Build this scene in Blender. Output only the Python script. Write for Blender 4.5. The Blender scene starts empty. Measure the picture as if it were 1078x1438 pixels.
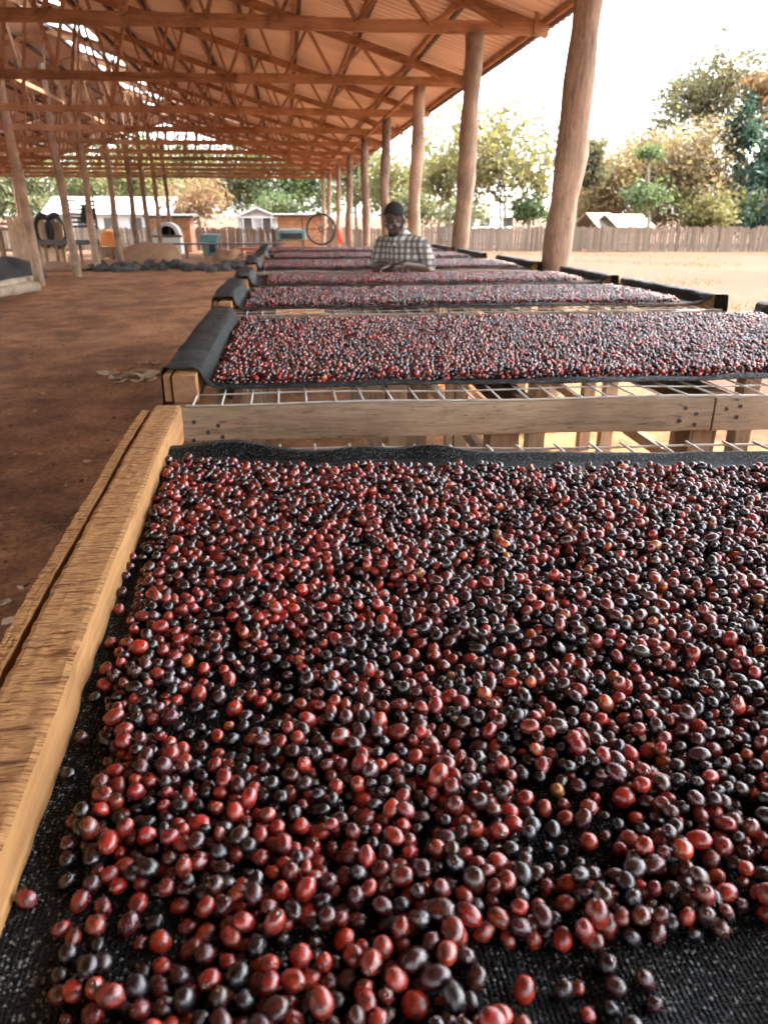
import bpy, bmesh, math, random
import numpy as np
from mathutils import Vector, Matrix, noise as mnoise

random.seed(7); rng = np.random.default_rng(7)
R = math.radians
SC = bpy.context.scene
COL = SC.collection

# ------------------------------------------------------------------ camera
FPX, CX, CY = 1010.0, 539.0, 719.0            # focal length and centre in photograph pixels
CAM = np.array([0.0, 0.0, 1.47])
PITCH = math.atan((CY - 302.0) / FPX)
YAW = math.atan(((CX - 400.0) / FPX) / math.sqrt(1 + ((CY - 302.0) / FPX) ** 2))
cd = bpy.data.cameras.new('camera'); cam = bpy.data.objects.new('camera', cd); COL.objects.link(cam)
cam.location = CAM; cam.rotation_euler = (R(90) - PITCH, 0, -YAW)
cd.sensor_fit = 'VERTICAL'; cd.sensor_height = 36.0; cd.lens = 36.0 * FPX / 1438.0
cd.clip_start = 0.02; cd.clip_end = 2000
cd.dof.use_dof = True; cd.dof.focus_distance = 0.82; cd.dof.aperture_fstop = 11.0
SC.camera = cam
_fw = np.array([math.sin(YAW) * math.cos(PITCH), math.cos(YAW) * math.cos(PITCH), -math.sin(PITCH)])
_rt = np.array([math.cos(YAW), -math.sin(YAW), 0.0]); _up = np.cross(_rt, _fw)
def ray(x, y): return _fw + _rt * (x - CX) / FPX + _up * (CY - y) / FPX
def onz(x, y, z):
    r = ray(x, y); return CAM + r * ((z - CAM[2]) / r[2])
def ony(x, y, Y):
    r = ray(x, y); return CAM + r * (Y / r[1])
def topx(p):
    d = np.asarray(p) - CAM; z = d @ _fw
    return CX + FPX * (d @ _rt) / z, CY - FPX * (d @ _up) / z, z

# ------------------------------------------------------------------ sky, sun, exposure
SUN_EL, SUN_AZ = R(58), R(72)                 # azimuth from +Y towards +X
w = bpy.data.worlds.new('World'); SC.world = w; w.use_nodes = True
nt = w.node_tree; bg = nt.nodes['Background']
sky = nt.nodes.new('ShaderNodeTexSky'); sky.sky_type = 'NISHITA'; sky.sun_disc = False
sky.sun_elevation = SUN_EL; sky.sun_rotation = SUN_AZ; sky.air_density = 1.0; sky.dust_density = 2.0; sky.ozone_density = 1.0
hs = nt.nodes.new('ShaderNodeHueSaturation'); hs.inputs['Saturation'].default_value = 0.35      # milky dry-season sky
nt.links.new(sky.outputs[0], hs.inputs['Color']); nt.links.new(hs.outputs[0], bg.inputs[0]); bg.inputs[1].default_value = 0.15
sl = bpy.data.lights.new('sun', 'SUN'); so = bpy.data.objects.new('sun', sl); COL.objects.link(so)
sl.energy = 2.0; sl.angle = R(0.53); sl.color = (1.0, 0.93, 0.82)
sd = Vector((math.sin(SUN_AZ) * math.cos(SUN_EL), math.cos(SUN_AZ) * math.cos(SUN_EL), math.sin(SUN_EL)))
so.rotation_euler = sd.to_track_quat('Z', 'Y').to_euler(); so.location = (30, 20, 40)
vs = SC.view_settings; vs.view_transform = 'Standard'; vs.look = 'None'; vs.gamma = 1.0; vs.exposure = 3.45
SC.render.engine = 'CYCLES'
SC.cycles.use_denoising = True; SC.cycles.max_bounces = 6; SC.cycles.diffuse_bounces = 4; SC.cycles.glossy_bounces = 2; SC.cycles.transparent_max_bounces = 12
SC.cycles.sample_clamp_indirect = 6.0; SC.cycles.use_adaptive_sampling = True; SC.cycles.adaptive_threshold = 0.03; SC.cycles.adaptive_min_samples = 24

# ------------------------------------------------------------------ helpers
def gz(y):                                    # the yard falls gently away from the tables
    return -0.013 * (min(max(y, 5.0), 62.0) - 5.0)
def tag(o, label=None, cat=None, group=None, kind=None):
    if label: o['label'] = label
    if cat: o['category'] = cat
    if group: o['group'] = group
    if kind: o['kind'] = kind
    return o
def empty(name, loc=(0, 0, 0)):
    o = bpy.data.objects.new(name, None); COL.objects.link(o); o.location = loc; o.empty_display_size = 0.1
    return o
def wloc(o):
    v = Vector((0, 0, 0))
    while o is not None: v += o.location; o = o.parent
    return v
def rotm(rx=0, ry=0, rz=0): return Matrix.Rotation(rz, 3, 'Z') @ Matrix.Rotation(ry, 3, 'Y') @ Matrix.Rotation(rx, 3, 'X')
BOXF = [(0, 3, 2, 1), (4, 5, 6, 7), (0, 1, 5, 4), (1, 2, 6, 5), (2, 3, 7, 6), (3, 0, 4, 7)]
class MB:
    def __init__(s): s.v = []; s.f = []
    def add(s, v, f):
        n = len(s.v); s.v += [tuple(p) for p in v]; s.f += [tuple(i + n for i in q) for q in f]; return s
    def box(s, c, d, m=None):
        c = Vector(c); h = Vector(d) / 2
        pts = [Vector((x * h.x, y * h.y, z * h.z)) for z in (-1, 1) for x, y in ((-1, -1), (1, -1), (1, 1), (-1, 1))]
        if m is not None: pts = [m @ p for p in pts]
        return s.add([c + p for p in pts], BOXF)
    def beam(s, a, b, wd, ht, upv=(0, 0, 1), jit=0.0, seg=1):
        a = Vector(a); b = Vector(b); d = (b - a).normalized(); upv = Vector(upv)
        if abs(d.dot(upv)) > 0.97: upv = Vector((0, 1, 0))
        sd_ = d.cross(upv).normalized(); u = sd_.cross(d)
        rings = []
        for k in range(seg + 1):
            c = a.lerp(b, k / seg)
            if jit and 0 < k < seg: c = c + sd_ * random.uniform(-jit, jit) + u * random.uniform(-jit, jit)
            ww = wd * (1 + random.uniform(-1, 1) * (0.06 if jit else 0)); hh = ht * (1 + random.uniform(-1, 1) * (0.06 if jit else 0))
            rings += [c + sd_ * x * ww / 2 + u * z * hh / 2 for x, z in ((-1, -1), (1, -1), (1, 1), (-1, 1))]
        f = [(3, 2, 1, 0), tuple(seg * 4 + i for i in range(4))]
        for k in range(seg):
            for i in range(4): f.append((k * 4 + i, k * 4 + (i + 1) % 4, k * 4 + 4 + (i + 1) % 4, k * 4 + 4 + i))
        return s.add(rings, f)
    def tube(s, pts, rad, n=8, cap=True):
        pts = [Vector(p) for p in pts]; m = len(pts)
        if not hasattr(rad, '__len__'): rad = [rad] * m
        v = []; f = []; u = None
        for k in range(m):
            d = (pts[min(k + 1, m - 1)] - pts[max(k - 1, 0)]).normalized()
            if u is None: u = d.orthogonal().normalized()
            else:
                u = u - d * u.dot(d); u = u.normalized() if u.length > 1e-6 else d.orthogonal().normalized()
            t = d.cross(u)
            for i in range(n):
                a = 2 * math.pi * i / n; v.append(pts[k] + (u * math.cos(a) + t * math.sin(a)) * rad[k])
        for k in range(m - 1):
            for i in range(n): f.append((k * n + i, k * n + (i + 1) % n, k * n + n + (i + 1) % n, k * n + n + i))
        if cap: f.append(tuple(range(n - 1, -1, -1))); f.append(tuple((m - 1) * n + i for i in range(n)))
        return s.add(v, f)
    def ell(s, c, r, m=None, nu=16, nv=10):
        c = Vector(c); v = [Vector((0, 0, -r[2]))]; f = []
        for j in range(1, nv):
            a = -math.pi / 2 + math.pi * j / nv
            for i in range(nu):
                b = 2 * math.pi * i / nu; v.append(Vector((r[0] * math.cos(a) * math.cos(b), r[1] * math.cos(a) * math.sin(b), r[2] * math.sin(a))))
        v.append(Vector((0, 0, r[2])))
        for i in range(nu): f.append((0, 1 + (i + 1) % nu, 1 + i))
        for j in range(nv - 2):
            for i in range(nu): f.append((1 + j * nu + i, 1 + j * nu + (i + 1) % nu, 1 + (j + 1) * nu + (i + 1) % nu, 1 + (j + 1) * nu + i))
        t = len(v) - 1; b0 = 1 + (nv - 2) * nu
        for i in range(nu): f.append((b0 + i, b0 + (i + 1) % nu, t))
        if m is not None: v = [m @ p for p in v]
        return s.add([c + p for p in v], f)
    def grid(s, P):                            # P: array (rows, cols, 3)
        r, c, _ = P.shape
        f = [(j * c + i, j * c + i + 1, (j + 1) * c + i + 1, (j + 1) * c + i) for j in range(r - 1) for i in range(c - 1)]
        return s.add(P.reshape(-1, 3).tolist(), f)
    def build(s, name, m, parent=None, smooth=False, bevel=0.0):
        off = wloc(parent) if parent is not None else Vector((0, 0, 0))
        me = bpy.data.meshes.new(name); me.from_pydata([(p[0] - off.x, p[1] - off.y, p[2] - off.z) for p in s.v], [], s.f); me.update()
        o = bpy.data.objects.new(name, me); COL.objects.link(o); me.materials.append(m)
        if parent is not None: o.parent = parent
        if smooth: me.shade_smooth()
        if bevel:
            b = o.modifiers.new('bevel', 'BEVEL'); b.width = bevel; b.segments = 2; b.limit_method = 'ANGLE'
        return o
def recenter(o):                               # put a top-level mesh's origin at its base
    me = o.data; n = len(me.vertices); a = np.empty(n * 3, np.float32); me.vertices.foreach_get('co', a); a = a.reshape(-1, 3)
    c = np.array([(a[:, 0].min() + a[:, 0].max()) / 2, (a[:, 1].min() + a[:, 1].max()) / 2, a[:, 2].min()])
    me.vertices.foreach_set('co', (a - c).ravel()); me.update(); o.location = Vector(c.tolist()); return o
def fastmesh(name, v, loops_per, m, parent=None, smooth=False):   # v: (n*k,3), consecutive k-gons
    n = len(v) // loops_per
    me = bpy.data.meshes.new(name); me.vertices.add(len(v)); me.vertices.foreach_set('co', np.asarray(v, np.float32).ravel())
    me.loops.add(len(v)); me.loops.foreach_set('vertex_index', np.arange(len(v), dtype=np.int32))
    me.polygons.add(n); me.polygons.foreach_set('loop_start', np.arange(0, len(v), loops_per, dtype=np.int32))
    me.update(calc_edges=True); me.validate()
    o = bpy.data.objects.new(name, me); COL.objects.link(o); me.materials.append(m)
    if parent is not None: o.parent = parent
    return o
def copy_tree(o, parent=None):
    c = o.copy(); COL.objects.link(c)
    if parent is not None: c.parent = parent
    for ch in list(o.children): copy_tree(ch, c)
    return c

# ------------------------------------------------------------------ materials
class NT:
    def __init__(s, name):
        s.m = bpy.data.materials.new(name); s.m.use_nodes = True; s.t = s.m.node_tree; s.b = s.t.nodes['Principled BSDF']
        s.out = s.t.nodes['Material Output']
    def n(s, typ, **kw):
        x = s.t.nodes.new('ShaderNode' + typ)
        for k, v in kw.items():
            if k in x.inputs.keys(): s.set(x, k, v)
            else: setattr(x, k, v)
        return x
    def set(s, node, key, v):
        if isinstance(v, bpy.types.NodeSocket): s.t.links.new(v, node.inputs[key])
        elif isinstance(v, (tuple, list)) and len(v) == 3 and node.inputs[key].type == 'RGBA': node.inputs[key].default_value = (*v, 1)
        else: node.inputs[key].default_value = v
    def coord(s, kind='Object', scale=(1, 1, 1), rot=(0, 0, 0)):
        tc = s.n('TexCoord'); mp = s.n('Mapping'); s.t.links.new(tc.outputs[kind], mp.inputs['Vector'])
        mp.inputs['Scale'].default_value = scale; mp.inputs['Rotation'].default_value = rot; return mp.outputs[0]
    def world(s, scale=(1, 1, 1)):
        g = s.n('NewGeometry'); mp = s.n('Mapping'); s.t.links.new(g.outputs['Position'], mp.inputs['Vector']); mp.inputs['Scale'].default_value = scale; return mp.outputs[0]
    def noise(s, vec, scale=5, detail=4, rough=0.55, dist=0.0):
        x = s.n('TexNoise'); s.t.links.new(vec, x.inputs['Vector']); x.inputs['Scale'].default_value = scale
        x.inputs['Detail'].default_value = detail; x.inputs['Roughness'].default_value = rough; x.inputs['Distortion'].default_value = dist; return x.outputs['Fac']
    def ramp(s, fac, stops):
        x = s.n('ValToRGB'); s.t.links.new(fac, x.inputs[0]); e = x.color_ramp.elements
        while len(e) < len(stops): e.new(0.5)
        for el, (p, c) in zip(e, stops): el.position = p; el.color = (*c, 1) if len(c) == 3 else c
        return x.outputs[0]
    def mix(s, f, a, b, mode='MIX'):
        x = s.n('MixRGB', blend_type=mode)
        for k, v in (('Fac', f), ('Color1', a), ('Color2', b)): s.set(x, k, v)
        return x.outputs[0]
    def math(s, op, a, b=0.0, c=None, clamp=False):
        x = s.n('Math', operation=op); x.use_clamp = clamp
        for i, v in enumerate((a, b) if c is None else (a, b, c)):
            if isinstance(v, bpy.types.NodeSocket): s.t.links.new(v, x.inputs[i])
            else: x.inputs[i].default_value = v
        return x.outputs[0]
    def bump(s, h, strength=0.5, dist=0.01, prev=None):
        x = s.n('Bump'); s.t.links.new(h, x.inputs['Height']); x.inputs['Strength'].default_value = strength; x.inputs['Distance'].default_value = dist
        if prev is not None: s.t.links.new(prev, x.inputs['Normal'])
        return x.outputs[0]
    def done(s, color=None, rough=None, normal=None, spec=None, metal=None):
        for k, v in (('Base Color', color), ('Roughness', rough), ('Normal', normal), ('Specular IOR Level', spec), ('Metallic', metal)):
            if v is not None: s.set(s.b, k, v)
        return s.m

def simple(name, c, rough=0.7, var=0.35, scale=6.0, bump=0.15, metal=0.0, spec=0.3, bd=0.01):
    t = NT(name); v = t.coord(); n = t.noise(v, scale, 5); oi = t.n('ObjectInfo')
    f = t.math('ADD', t.math('MULTIPLY', n, 0.7), t.math('MULTIPLY', oi.outputs['Random'], 0.3))
    col = t.ramp(f, [(0.2, tuple(x * (1 - var) for x in c)), (0.8, tuple(min(x * (1 + var), 1) for x in c))])
    return t.done(col, rough, t.bump(t.noise(v, scale * 6, 4), bump, bd), spec, metal)
def wood(name, c1, c2, axis='X', gscale=1.0, rough=0.75, bump=0.35, dark=0.35):
    t = NT(name); st = {'X': (1.2, 14, 14), 'Y': (14, 1.2, 14), 'Z': (14, 14, 1.2)}[axis]
    v = t.coord('Object', tuple(x * gscale for x in st)); oi = t.n('ObjectInfo')
    va = t.n('VectorMath', operation='ADD'); t.t.links.new(v, va.inputs[0])
    cx_ = t.n('CombineXYZ'); t.t.links.new(t.math('MULTIPLY', oi.outputs['Random'], 37.0), cx_.inputs[0]); t.t.links.new(cx_.outputs[0], va.inputs[1]); v = va.outputs[0]
    g = t.noise(v, 3.0, 6, 0.65, 0.6); fine = t.noise(v, 22, 3, 0.6)
    col = t.ramp(t.math('ADD', t.math('MULTIPLY', g, 0.75), t.math('MULTIPLY', oi.outputs['Random'], 0.25)), [(0.28, c1), (0.60, c2)])
    crack = t.ramp(t.noise(v, 5.0, 3, 0.5, 1.2), [(0.60, (1, 1, 1)), (0.74, (dark, dark, dark))])
    col = t.mix(1.0, col, crack, 'MULTIPLY')
    col = t.mix(0.25, col, t.ramp(fine, [(0.3, (0.3, 0.3, 0.3)), (0.7, (1, 1, 1))]), 'MULTIPLY')
    blot = t.noise(t.coord('Object', (1, 1, 1)), 2.6, 4, 0.6)
    col = t.mix(0.8, col, t.ramp(blot, [(0.32, (0.55, 0.53, 0.52)), (0.62, (1.08, 1.08, 1.08))]), 'MULTIPLY')
    return t.done(col, rough, t.bump(t.math('ADD', g, t.math('MULTIPLY', fine, 0.4)), bump, 0.004), 0.25)
def leafmat(name, c1, c2, c3, trans=0.45):
    t = NT(name); g = t.n('NewGeometry'); col = t.ramp(g.outputs['Random Per Island'], [(0.0, c1), (0.5, c2), (1.0, c3)])
    t.done(col, 0.55, None, 0.3); tr = t.n('BsdfTranslucent'); t.t.links.new(t.mix(0.5, col, (c3[0] * 1.6, c3[1] * 1.6, c3[2])), tr.inputs[0])
    mx = t.n('MixShader'); mx.inputs[0].default_value = trans
    t.t.links.new(t.b.outputs[0], mx.inputs[1]); t.t.links.new(tr.outputs[0], mx.inputs[2]); t.t.links.new(mx.outputs[0], t.out.inputs[0])
    return t.m
M = {}
M['purlin_strip'] = wood('near_black_strip', (0.030, 0.026, 0.026), (0.075, 0.06, 0.055), 'Y', 0.6)
M['truss'] = wood('truss_wood', (0.22, 0.105, 0.052), (0.45, 0.25, 0.14), 'X', 0.6, 0.8, 0.25, 0.55)
M['log'] = wood('log_wood', (0.11, 0.068, 0.046), (0.37, 0.245, 0.165), 'Z', 1.3, 0.85, 1.0, 0.25)
M['logpale'] = wood('pale_log_wood', (0.25, 0.19, 0.13), (0.44, 0.35, 0.25), 'X', 0.7, 0.85, 0.5, 0.5)
M['board'] = wood('board_wood', (0.14, 0.10, 0.065), (0.36, 0.27, 0.175), 'X', 2.2, 0.75, 0.9, 0.14)
M['leg'] = wood('leg_wood', (0.13, 0.08, 0.048), (0.30, 0.20, 0.12), 'Z', 1.2, 0.8, 0.5, 0.4)
M['hut'] = wood('hut_plank_wood', (0.34, 0.16, 0.075), (0.52, 0.27, 0.14), 'X', 0.5, 0.8, 0.3, 0.5)
M['hutv'] = wood('hut_upright_wood', (0.34, 0.18, 0.09), (0.54, 0.31, 0.17), 'Z', 0.5, 0.8, 0.3, 0.5)
M['plankwall'] = wood('plank_wall_wood', (0.38, 0.25, 0.15), (0.56, 0.40, 0.26), 'Z', 0.5, 0.8, 0.3, 0.5)
M['endgrain'] = simple('end_grain_wood', (0.23, 0.115, 0.058), 0.8, 0.45, 60, 0.6, bd=0.002)
M['dark'] = simple('dark_stuff', (0.025, 0.024, 0.024), 0.7, 0.5, 8, 0.4)
M['rubber'] = simple('tyre_rubber', (0.02, 0.019, 0.018), 0.6, 0.4, 20, 0.3)
M['wire'] = simple('galvanised_wire', (0.52, 0.50, 0.45), 0.45, 0.25, 30, 0.1, 0.35, 0.5)
M['nail'] = simple('nail_iron', (0.045, 0.035, 0.03), 0.6, 0.3, 60, 0.2, 0.5)
M['white'] = simple('limewash', (0.42, 0.40, 0.37), 0.85, 0.08, 3, 0.2)
M['whiteroof'] = simple('white_sheet_roof', (0.62, 0.61, 0.58), 0.5, 0.06, 2, 0.05)
M['creamroof'] = simple('cream_sheet_roof', (0.34, 0.27, 0.20), 0.5, 0.1, 2, 0.05)
M['darkroof'] = simple('dark_sheet_roof', (0.07, 0.06, 0.055), 0.6, 0.3, 3, 0.1)
M['teal'] = simple('teal_paint', (0.10, 0.22, 0.22), 0.5, 0.3, 5, 0.2)
M['orange'] = simple('orange_plastic', (0.5, 0.18, 0.05), 0.4, 0.1, 5, 0.05)
M['red'] = simple('red_cloth', (0.55, 0.05, 0.03), 0.8, 0.2, 9, 0.3)
M['stone'] = simple('dark_stone', (0.05, 0.045, 0.042), 0.85, 0.6, 5, 0.6, bd=0.03)
M['heap'] = simple('earth_heap', (0.25, 0.14, 0.08), 0.95, 0.35, 7, 0.8, bd=0.05)
M['rust'] = wood('red_brown_plank', (0.18, 0.055, 0.035), (0.32, 0.11, 0.065), 'X', 0.8)
M['leafdry'] = simple('dry_leaf', (0.40, 0.29, 0.19), 0.8, 0.45, 40, 0.4, bd=0.004)
M['bark'] = wood('bark', (0.16, 0.12, 0.085), (0.34, 0.27, 0.2), 'Z', 0.4, 0.9, 0.6)

# red earth of the yard, straw-coloured field beside it
def ground_mat():
    t = NT('yard_earth'); p = t.world()
    big = t.noise(p, 0.35, 5, 0.6); mid = t.noise(p, 2.2, 6, 0.62); fine = t.noise(p, 26, 5, 0.65); grit = t.noise(p, 140, 3, 0.6)
    earth = t.ramp(t.math('ADD', t.math('MULTIPLY', mid, 0.6), t.math('MULTIPLY', big, 0.4)), [(0.34, (0.13, 0.053, 0.022)), (0.5, (0.30, 0.135, 0.058)), (0.66, (0.44, 0.22, 0.105))])
    earth = t.mix(0.75, earth, t.ramp(t.noise(t.world((1.0, 0.55, 1.0)), 1.1, 6, 0.68, 0.8), [(0.36, (0.45, 0.42, 0.40)), (0.56, (1.08, 1.08, 1.08))]), 'MULTIPLY')
    earth = t.mix(0.7, earth, t.ramp(fine, [(0.35, (0.42, 0.4, 0.38)), (0.6, (1.1, 1.1, 1.1))]), 'MULTIPLY')
    earth = t.mix(t.ramp(grit, [(0.66, (0, 0, 0)), (0.74, (1, 1, 1))]), earth, (0.40, 0.25, 0.14))
    field = t.ramp(t.math('ADD', t.math('MULTIPLY', mid, 0.5), t.math('MULTIPLY', t.noise(p, 0.18, 4), 0.5)), [(0.36, (0.090, 0.040, 0.022)), (0.5, (0.100, 0.052, 0.031)), (0.62, (0.100, 0.061, 0.034)), (0.78, (0.085, 0.068, 0.030))])
    field = t.mix(0.5, field, t.ramp(fine, [(0.3, (0.6, 0.55, 0.5)), (0.6, (1.1, 1.1, 1.1))]), 'MULTIPLY')
    sx = t.n('SeparateXYZ'); t.t.links.new(p, sx.inputs[0])
    e = t.math('ADD', sx.outputs[0], t.math('MULTIPLY', t.math('SUBTRACT', t.noise(p, 0.8, 4), 0.5), 2.5))
    f1 = t.math('MULTIPLY', t.math('SUBTRACT', e, 2.6), 0.8, clamp=True)
    e2 = t.math('ADD', sx.outputs[1], t.math('MULTIPLY', mid, 3.0)); f2 = t.math('MULTIPLY', t.math('SUBTRACT', e2, 46.0), 0.4, clamp=True)
    col = t.mix(t.math('MAXIMUM', f1, f2), earth, field)
    h = t.math('ADD', t.math('ADD', t.math('MULTIPLY', mid, 1.0), t.math('MULTIPLY', fine, 0.5)), t.math('MULTIPLY', grit, 0.12))
    return t.done(col, 0.95, t.bump(h, 0.9, 0.05), 0.15)
M['ground'] = ground_mat()
def sheet_mat():
    t = NT('roof_sheet_metal'); v = t.coord(); oi = t.n('ObjectInfo')
    f = t.math('ADD', t.math('MULTIPLY', t.noise(v, 1.3, 5), 0.6), t.math('MULTIPLY', oi.outputs['Random'], 0.4))
    col = t.ramp(f, [(0.25, (0.50, 0.39, 0.33)), (0.75, (0.68, 0.56, 0.49))])
    return t.done(col, 0.55, None, 0.35, 0.0)
M['sheet'] = sheet_mat()
def net_mat():
    t = NT('black_shade_net'); v = t.coord()
    wv = t.n('TexWave', wave_type='BANDS', bands_direction='X'); t.t.links.new(v, wv.inputs['Vector']); wv.inputs['Scale'].default_value = 95; wv.inputs['Distortion'].default_value = 1.2; wv.inputs['Detail'].default_value = 1
    wy = t.n('TexWave', wave_type='BANDS', bands_direction='Y'); t.t.links.new(v, wy.inputs['Vector']); wy.inputs['Scale'].default_value = 95; wy.inputs['Distortion'].default_value = 1.5; wy.inputs['Detail'].default_value = 1
    vo = t.n('TexVoronoi'); t.t.links.new(v, vo.inputs['Vector']); vo.inputs['Scale'].default_value = 620
    vc = t.n('TexVoronoi', feature='F1'); t.t.links.new(v, vc.inputs['Vector']); vc.inputs['Scale'].default_value = 620
    sp = t.n('SeparateColor'); t.t.links.new(vc.outputs['Color'], sp.inputs[0])
    glint = t.ramp(sp.outputs[0], [(0.85, (0.0018, 0.0030, 0.0034)), (0.94, (0.14, 0.155, 0.15))])  # pale random cells paint glints of the weave into the base colour
    h = t.math('ADD', t.math('ADD', wv.outputs['Fac'], t.math('MULTIPLY', wy.outputs['Fac'], 0.5)), t.math('MULTIPLY', vo.outputs['Distance'], -1.6))
    return t.done(glint, 0.45, t.bump(h, 1.0, 0.0011), 0.12)
M['net'] = net_mat()
def rail_mat():
    t = NT('rough_sawn_rail'); v = t.coord('Object', (1, 1, 1)); 
    v2 = t.coord('Object', (24, 230, 24)); v3 = t.coord('Object', (60, 560, 60)); v4 = t.coord('Object', (40, 3, 40))
    saw = t.noise(v2, 1.0, 4, 0.6, 0.2); saw2 = t.noise(v3, 1.0, 3, 0.6, 0.3); grain = t.noise(v4, 1.2, 5, 0.6, 0.8); pat = t.noise(v, 5, 4)
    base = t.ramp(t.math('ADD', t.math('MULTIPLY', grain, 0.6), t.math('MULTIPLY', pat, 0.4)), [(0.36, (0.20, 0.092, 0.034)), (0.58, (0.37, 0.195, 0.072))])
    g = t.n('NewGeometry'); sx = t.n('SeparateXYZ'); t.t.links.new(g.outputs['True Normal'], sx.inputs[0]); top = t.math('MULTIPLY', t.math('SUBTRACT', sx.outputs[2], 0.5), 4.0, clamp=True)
    groove_shade = t.mix(1.0, t.ramp(saw, [(0.34, (0.33, 0.20, 0.12)), (0.47, (1, 1, 1))]), t.ramp(saw2, [(0.36, (0.5, 0.40, 0.33)), (0.5, (1, 1, 1))]), 'MULTIPLY')  # shade in the saw grooves painted into the colour
    col = t.mix(top, base, t.mix(1.0, t.mix(0.6, base, (0.58, 0.315, 0.125)), groove_shade, 'MULTIPLY'))  # top face painted lighter to balance the light on the side
    h = t.math('ADD', t.math('MULTIPLY', t.math('ADD', saw, t.math('MULTIPLY', saw2, 0.6)), t.math('ADD', t.math('MULTIPLY', top, 0.9), 0.08)), t.math('MULTIPLY', grain, 0.35))
    return t.done(col, 0.8, t.bump(h, 1.0, 0.005), 0.25)
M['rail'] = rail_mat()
def cherry_mat():
    t = NT('coffee_cherry_skin'); at = t.n('Attribute', attribute_type='INSTANCER'); at.attribute_name = 'tint'
    v = t.coord('Object'); ran = t.n('ObjectInfo').outputs['Random']
    off = t.n('CombineXYZ'); t.t.links.new(t.math('MULTIPLY', ran, 50.0), off.inputs[0]); va = t.n('VectorMath', operation='ADD'); t.t.links.new(v, va.inputs[0]); t.t.links.new(off.outputs[0], va.inputs[1]); q = va.outputs[0]
    n1 = t.noise(q, 1.1, 3, 0.55); n2 = t.noise(q, 5.5, 4, 0.65)
    col = t.mix(t.ramp(n1, [(0.44, (0, 0, 0)), (0.66, (0.85, 0.85, 0.85))]), at.outputs['Color'], (0.010, 0.005, 0.006))
    col = t.mix(0.55, col, t.ramp(n2, [(0.35, (0.5, 0.45, 0.45)), (0.62, (1.25, 1.2, 1.2))]), 'MULTIPLY')
    sx = t.n('SeparateXYZ'); t.t.links.new(v, sx.inputs[0])
    rr = t.math('SQRT', t.math('ADD', t.math('POWER', sx.outputs[0], 2.0), t.math('POWER', sx.outputs[1], 2.0)))
    up_ = t.math('GREATER_THAN', sx.outputs[2], 0.3)
    disc = t.math('MULTIPLY', up_, t.math('LESS_THAN', t.math('ADD', rr, t.math('MULTIPLY', n2, 0.1)), 0.24))
    ring = t.math('MULTIPLY', up_, t.math('LESS_THAN', t.math('ABSOLUTE', t.math('SUBTRACT', t.math('ADD', rr, t.math('MULTIPLY', n2, 0.08)), 0.27)), 0.05))
    col = t.mix(disc, col, (0.16, 0.075, 0.04)); col = t.mix(ring, col, (0.03, 0.012, 0.01))
    rough = t.math('ADD', 0.14, t.math('MULTIPLY', n1, 0.22))
    return t.done(col, rough, t.bump(t.math('ADD', n2, t.math('MULTIPLY', n1, 0.8)), 0.55, 0.0005), 1.0)
M['cherry'] = cherry_mat()

# ------------------------------------------------------------------ ground
def gh(x, y): return gz(y) + 0.05 * mnoise.noise((x * 0.45, y * 0.45, 1.0)) + 0.02 * mnoise.noise((x * 1.7, y * 1.7, 4.0)) - 0.03
def build_ground():
    ys = sorted(set([-200, -60, -20, -8] + [round(-4 + 0.25 * i, 3) for i in range(72)] + [14 + i for i in range(50)] + [70, 90, 140, 300, 900]))
    xs = sorted(set([-900, -300, -120, -60, -40, -28] + [-20 + i for i in range(14)] + [round(-6 + 0.25 * i, 3) for i in range(48)] + [6 + i for i in range(30)] + [40, 60, 120, 300, 900]))
    P = np.zeros((len(ys), len(xs), 3))
    for j, y in enumerate(ys):
        for i, x in enumerate(xs):
            P[j, i] = (x, y, gh(x, y))
    o = MB().grid(P).build('ground', M['ground'], smooth=True); tag(o, 'red-brown trampled earth yard running out to a straw-coloured field', kind='structure')
build_ground()

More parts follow.
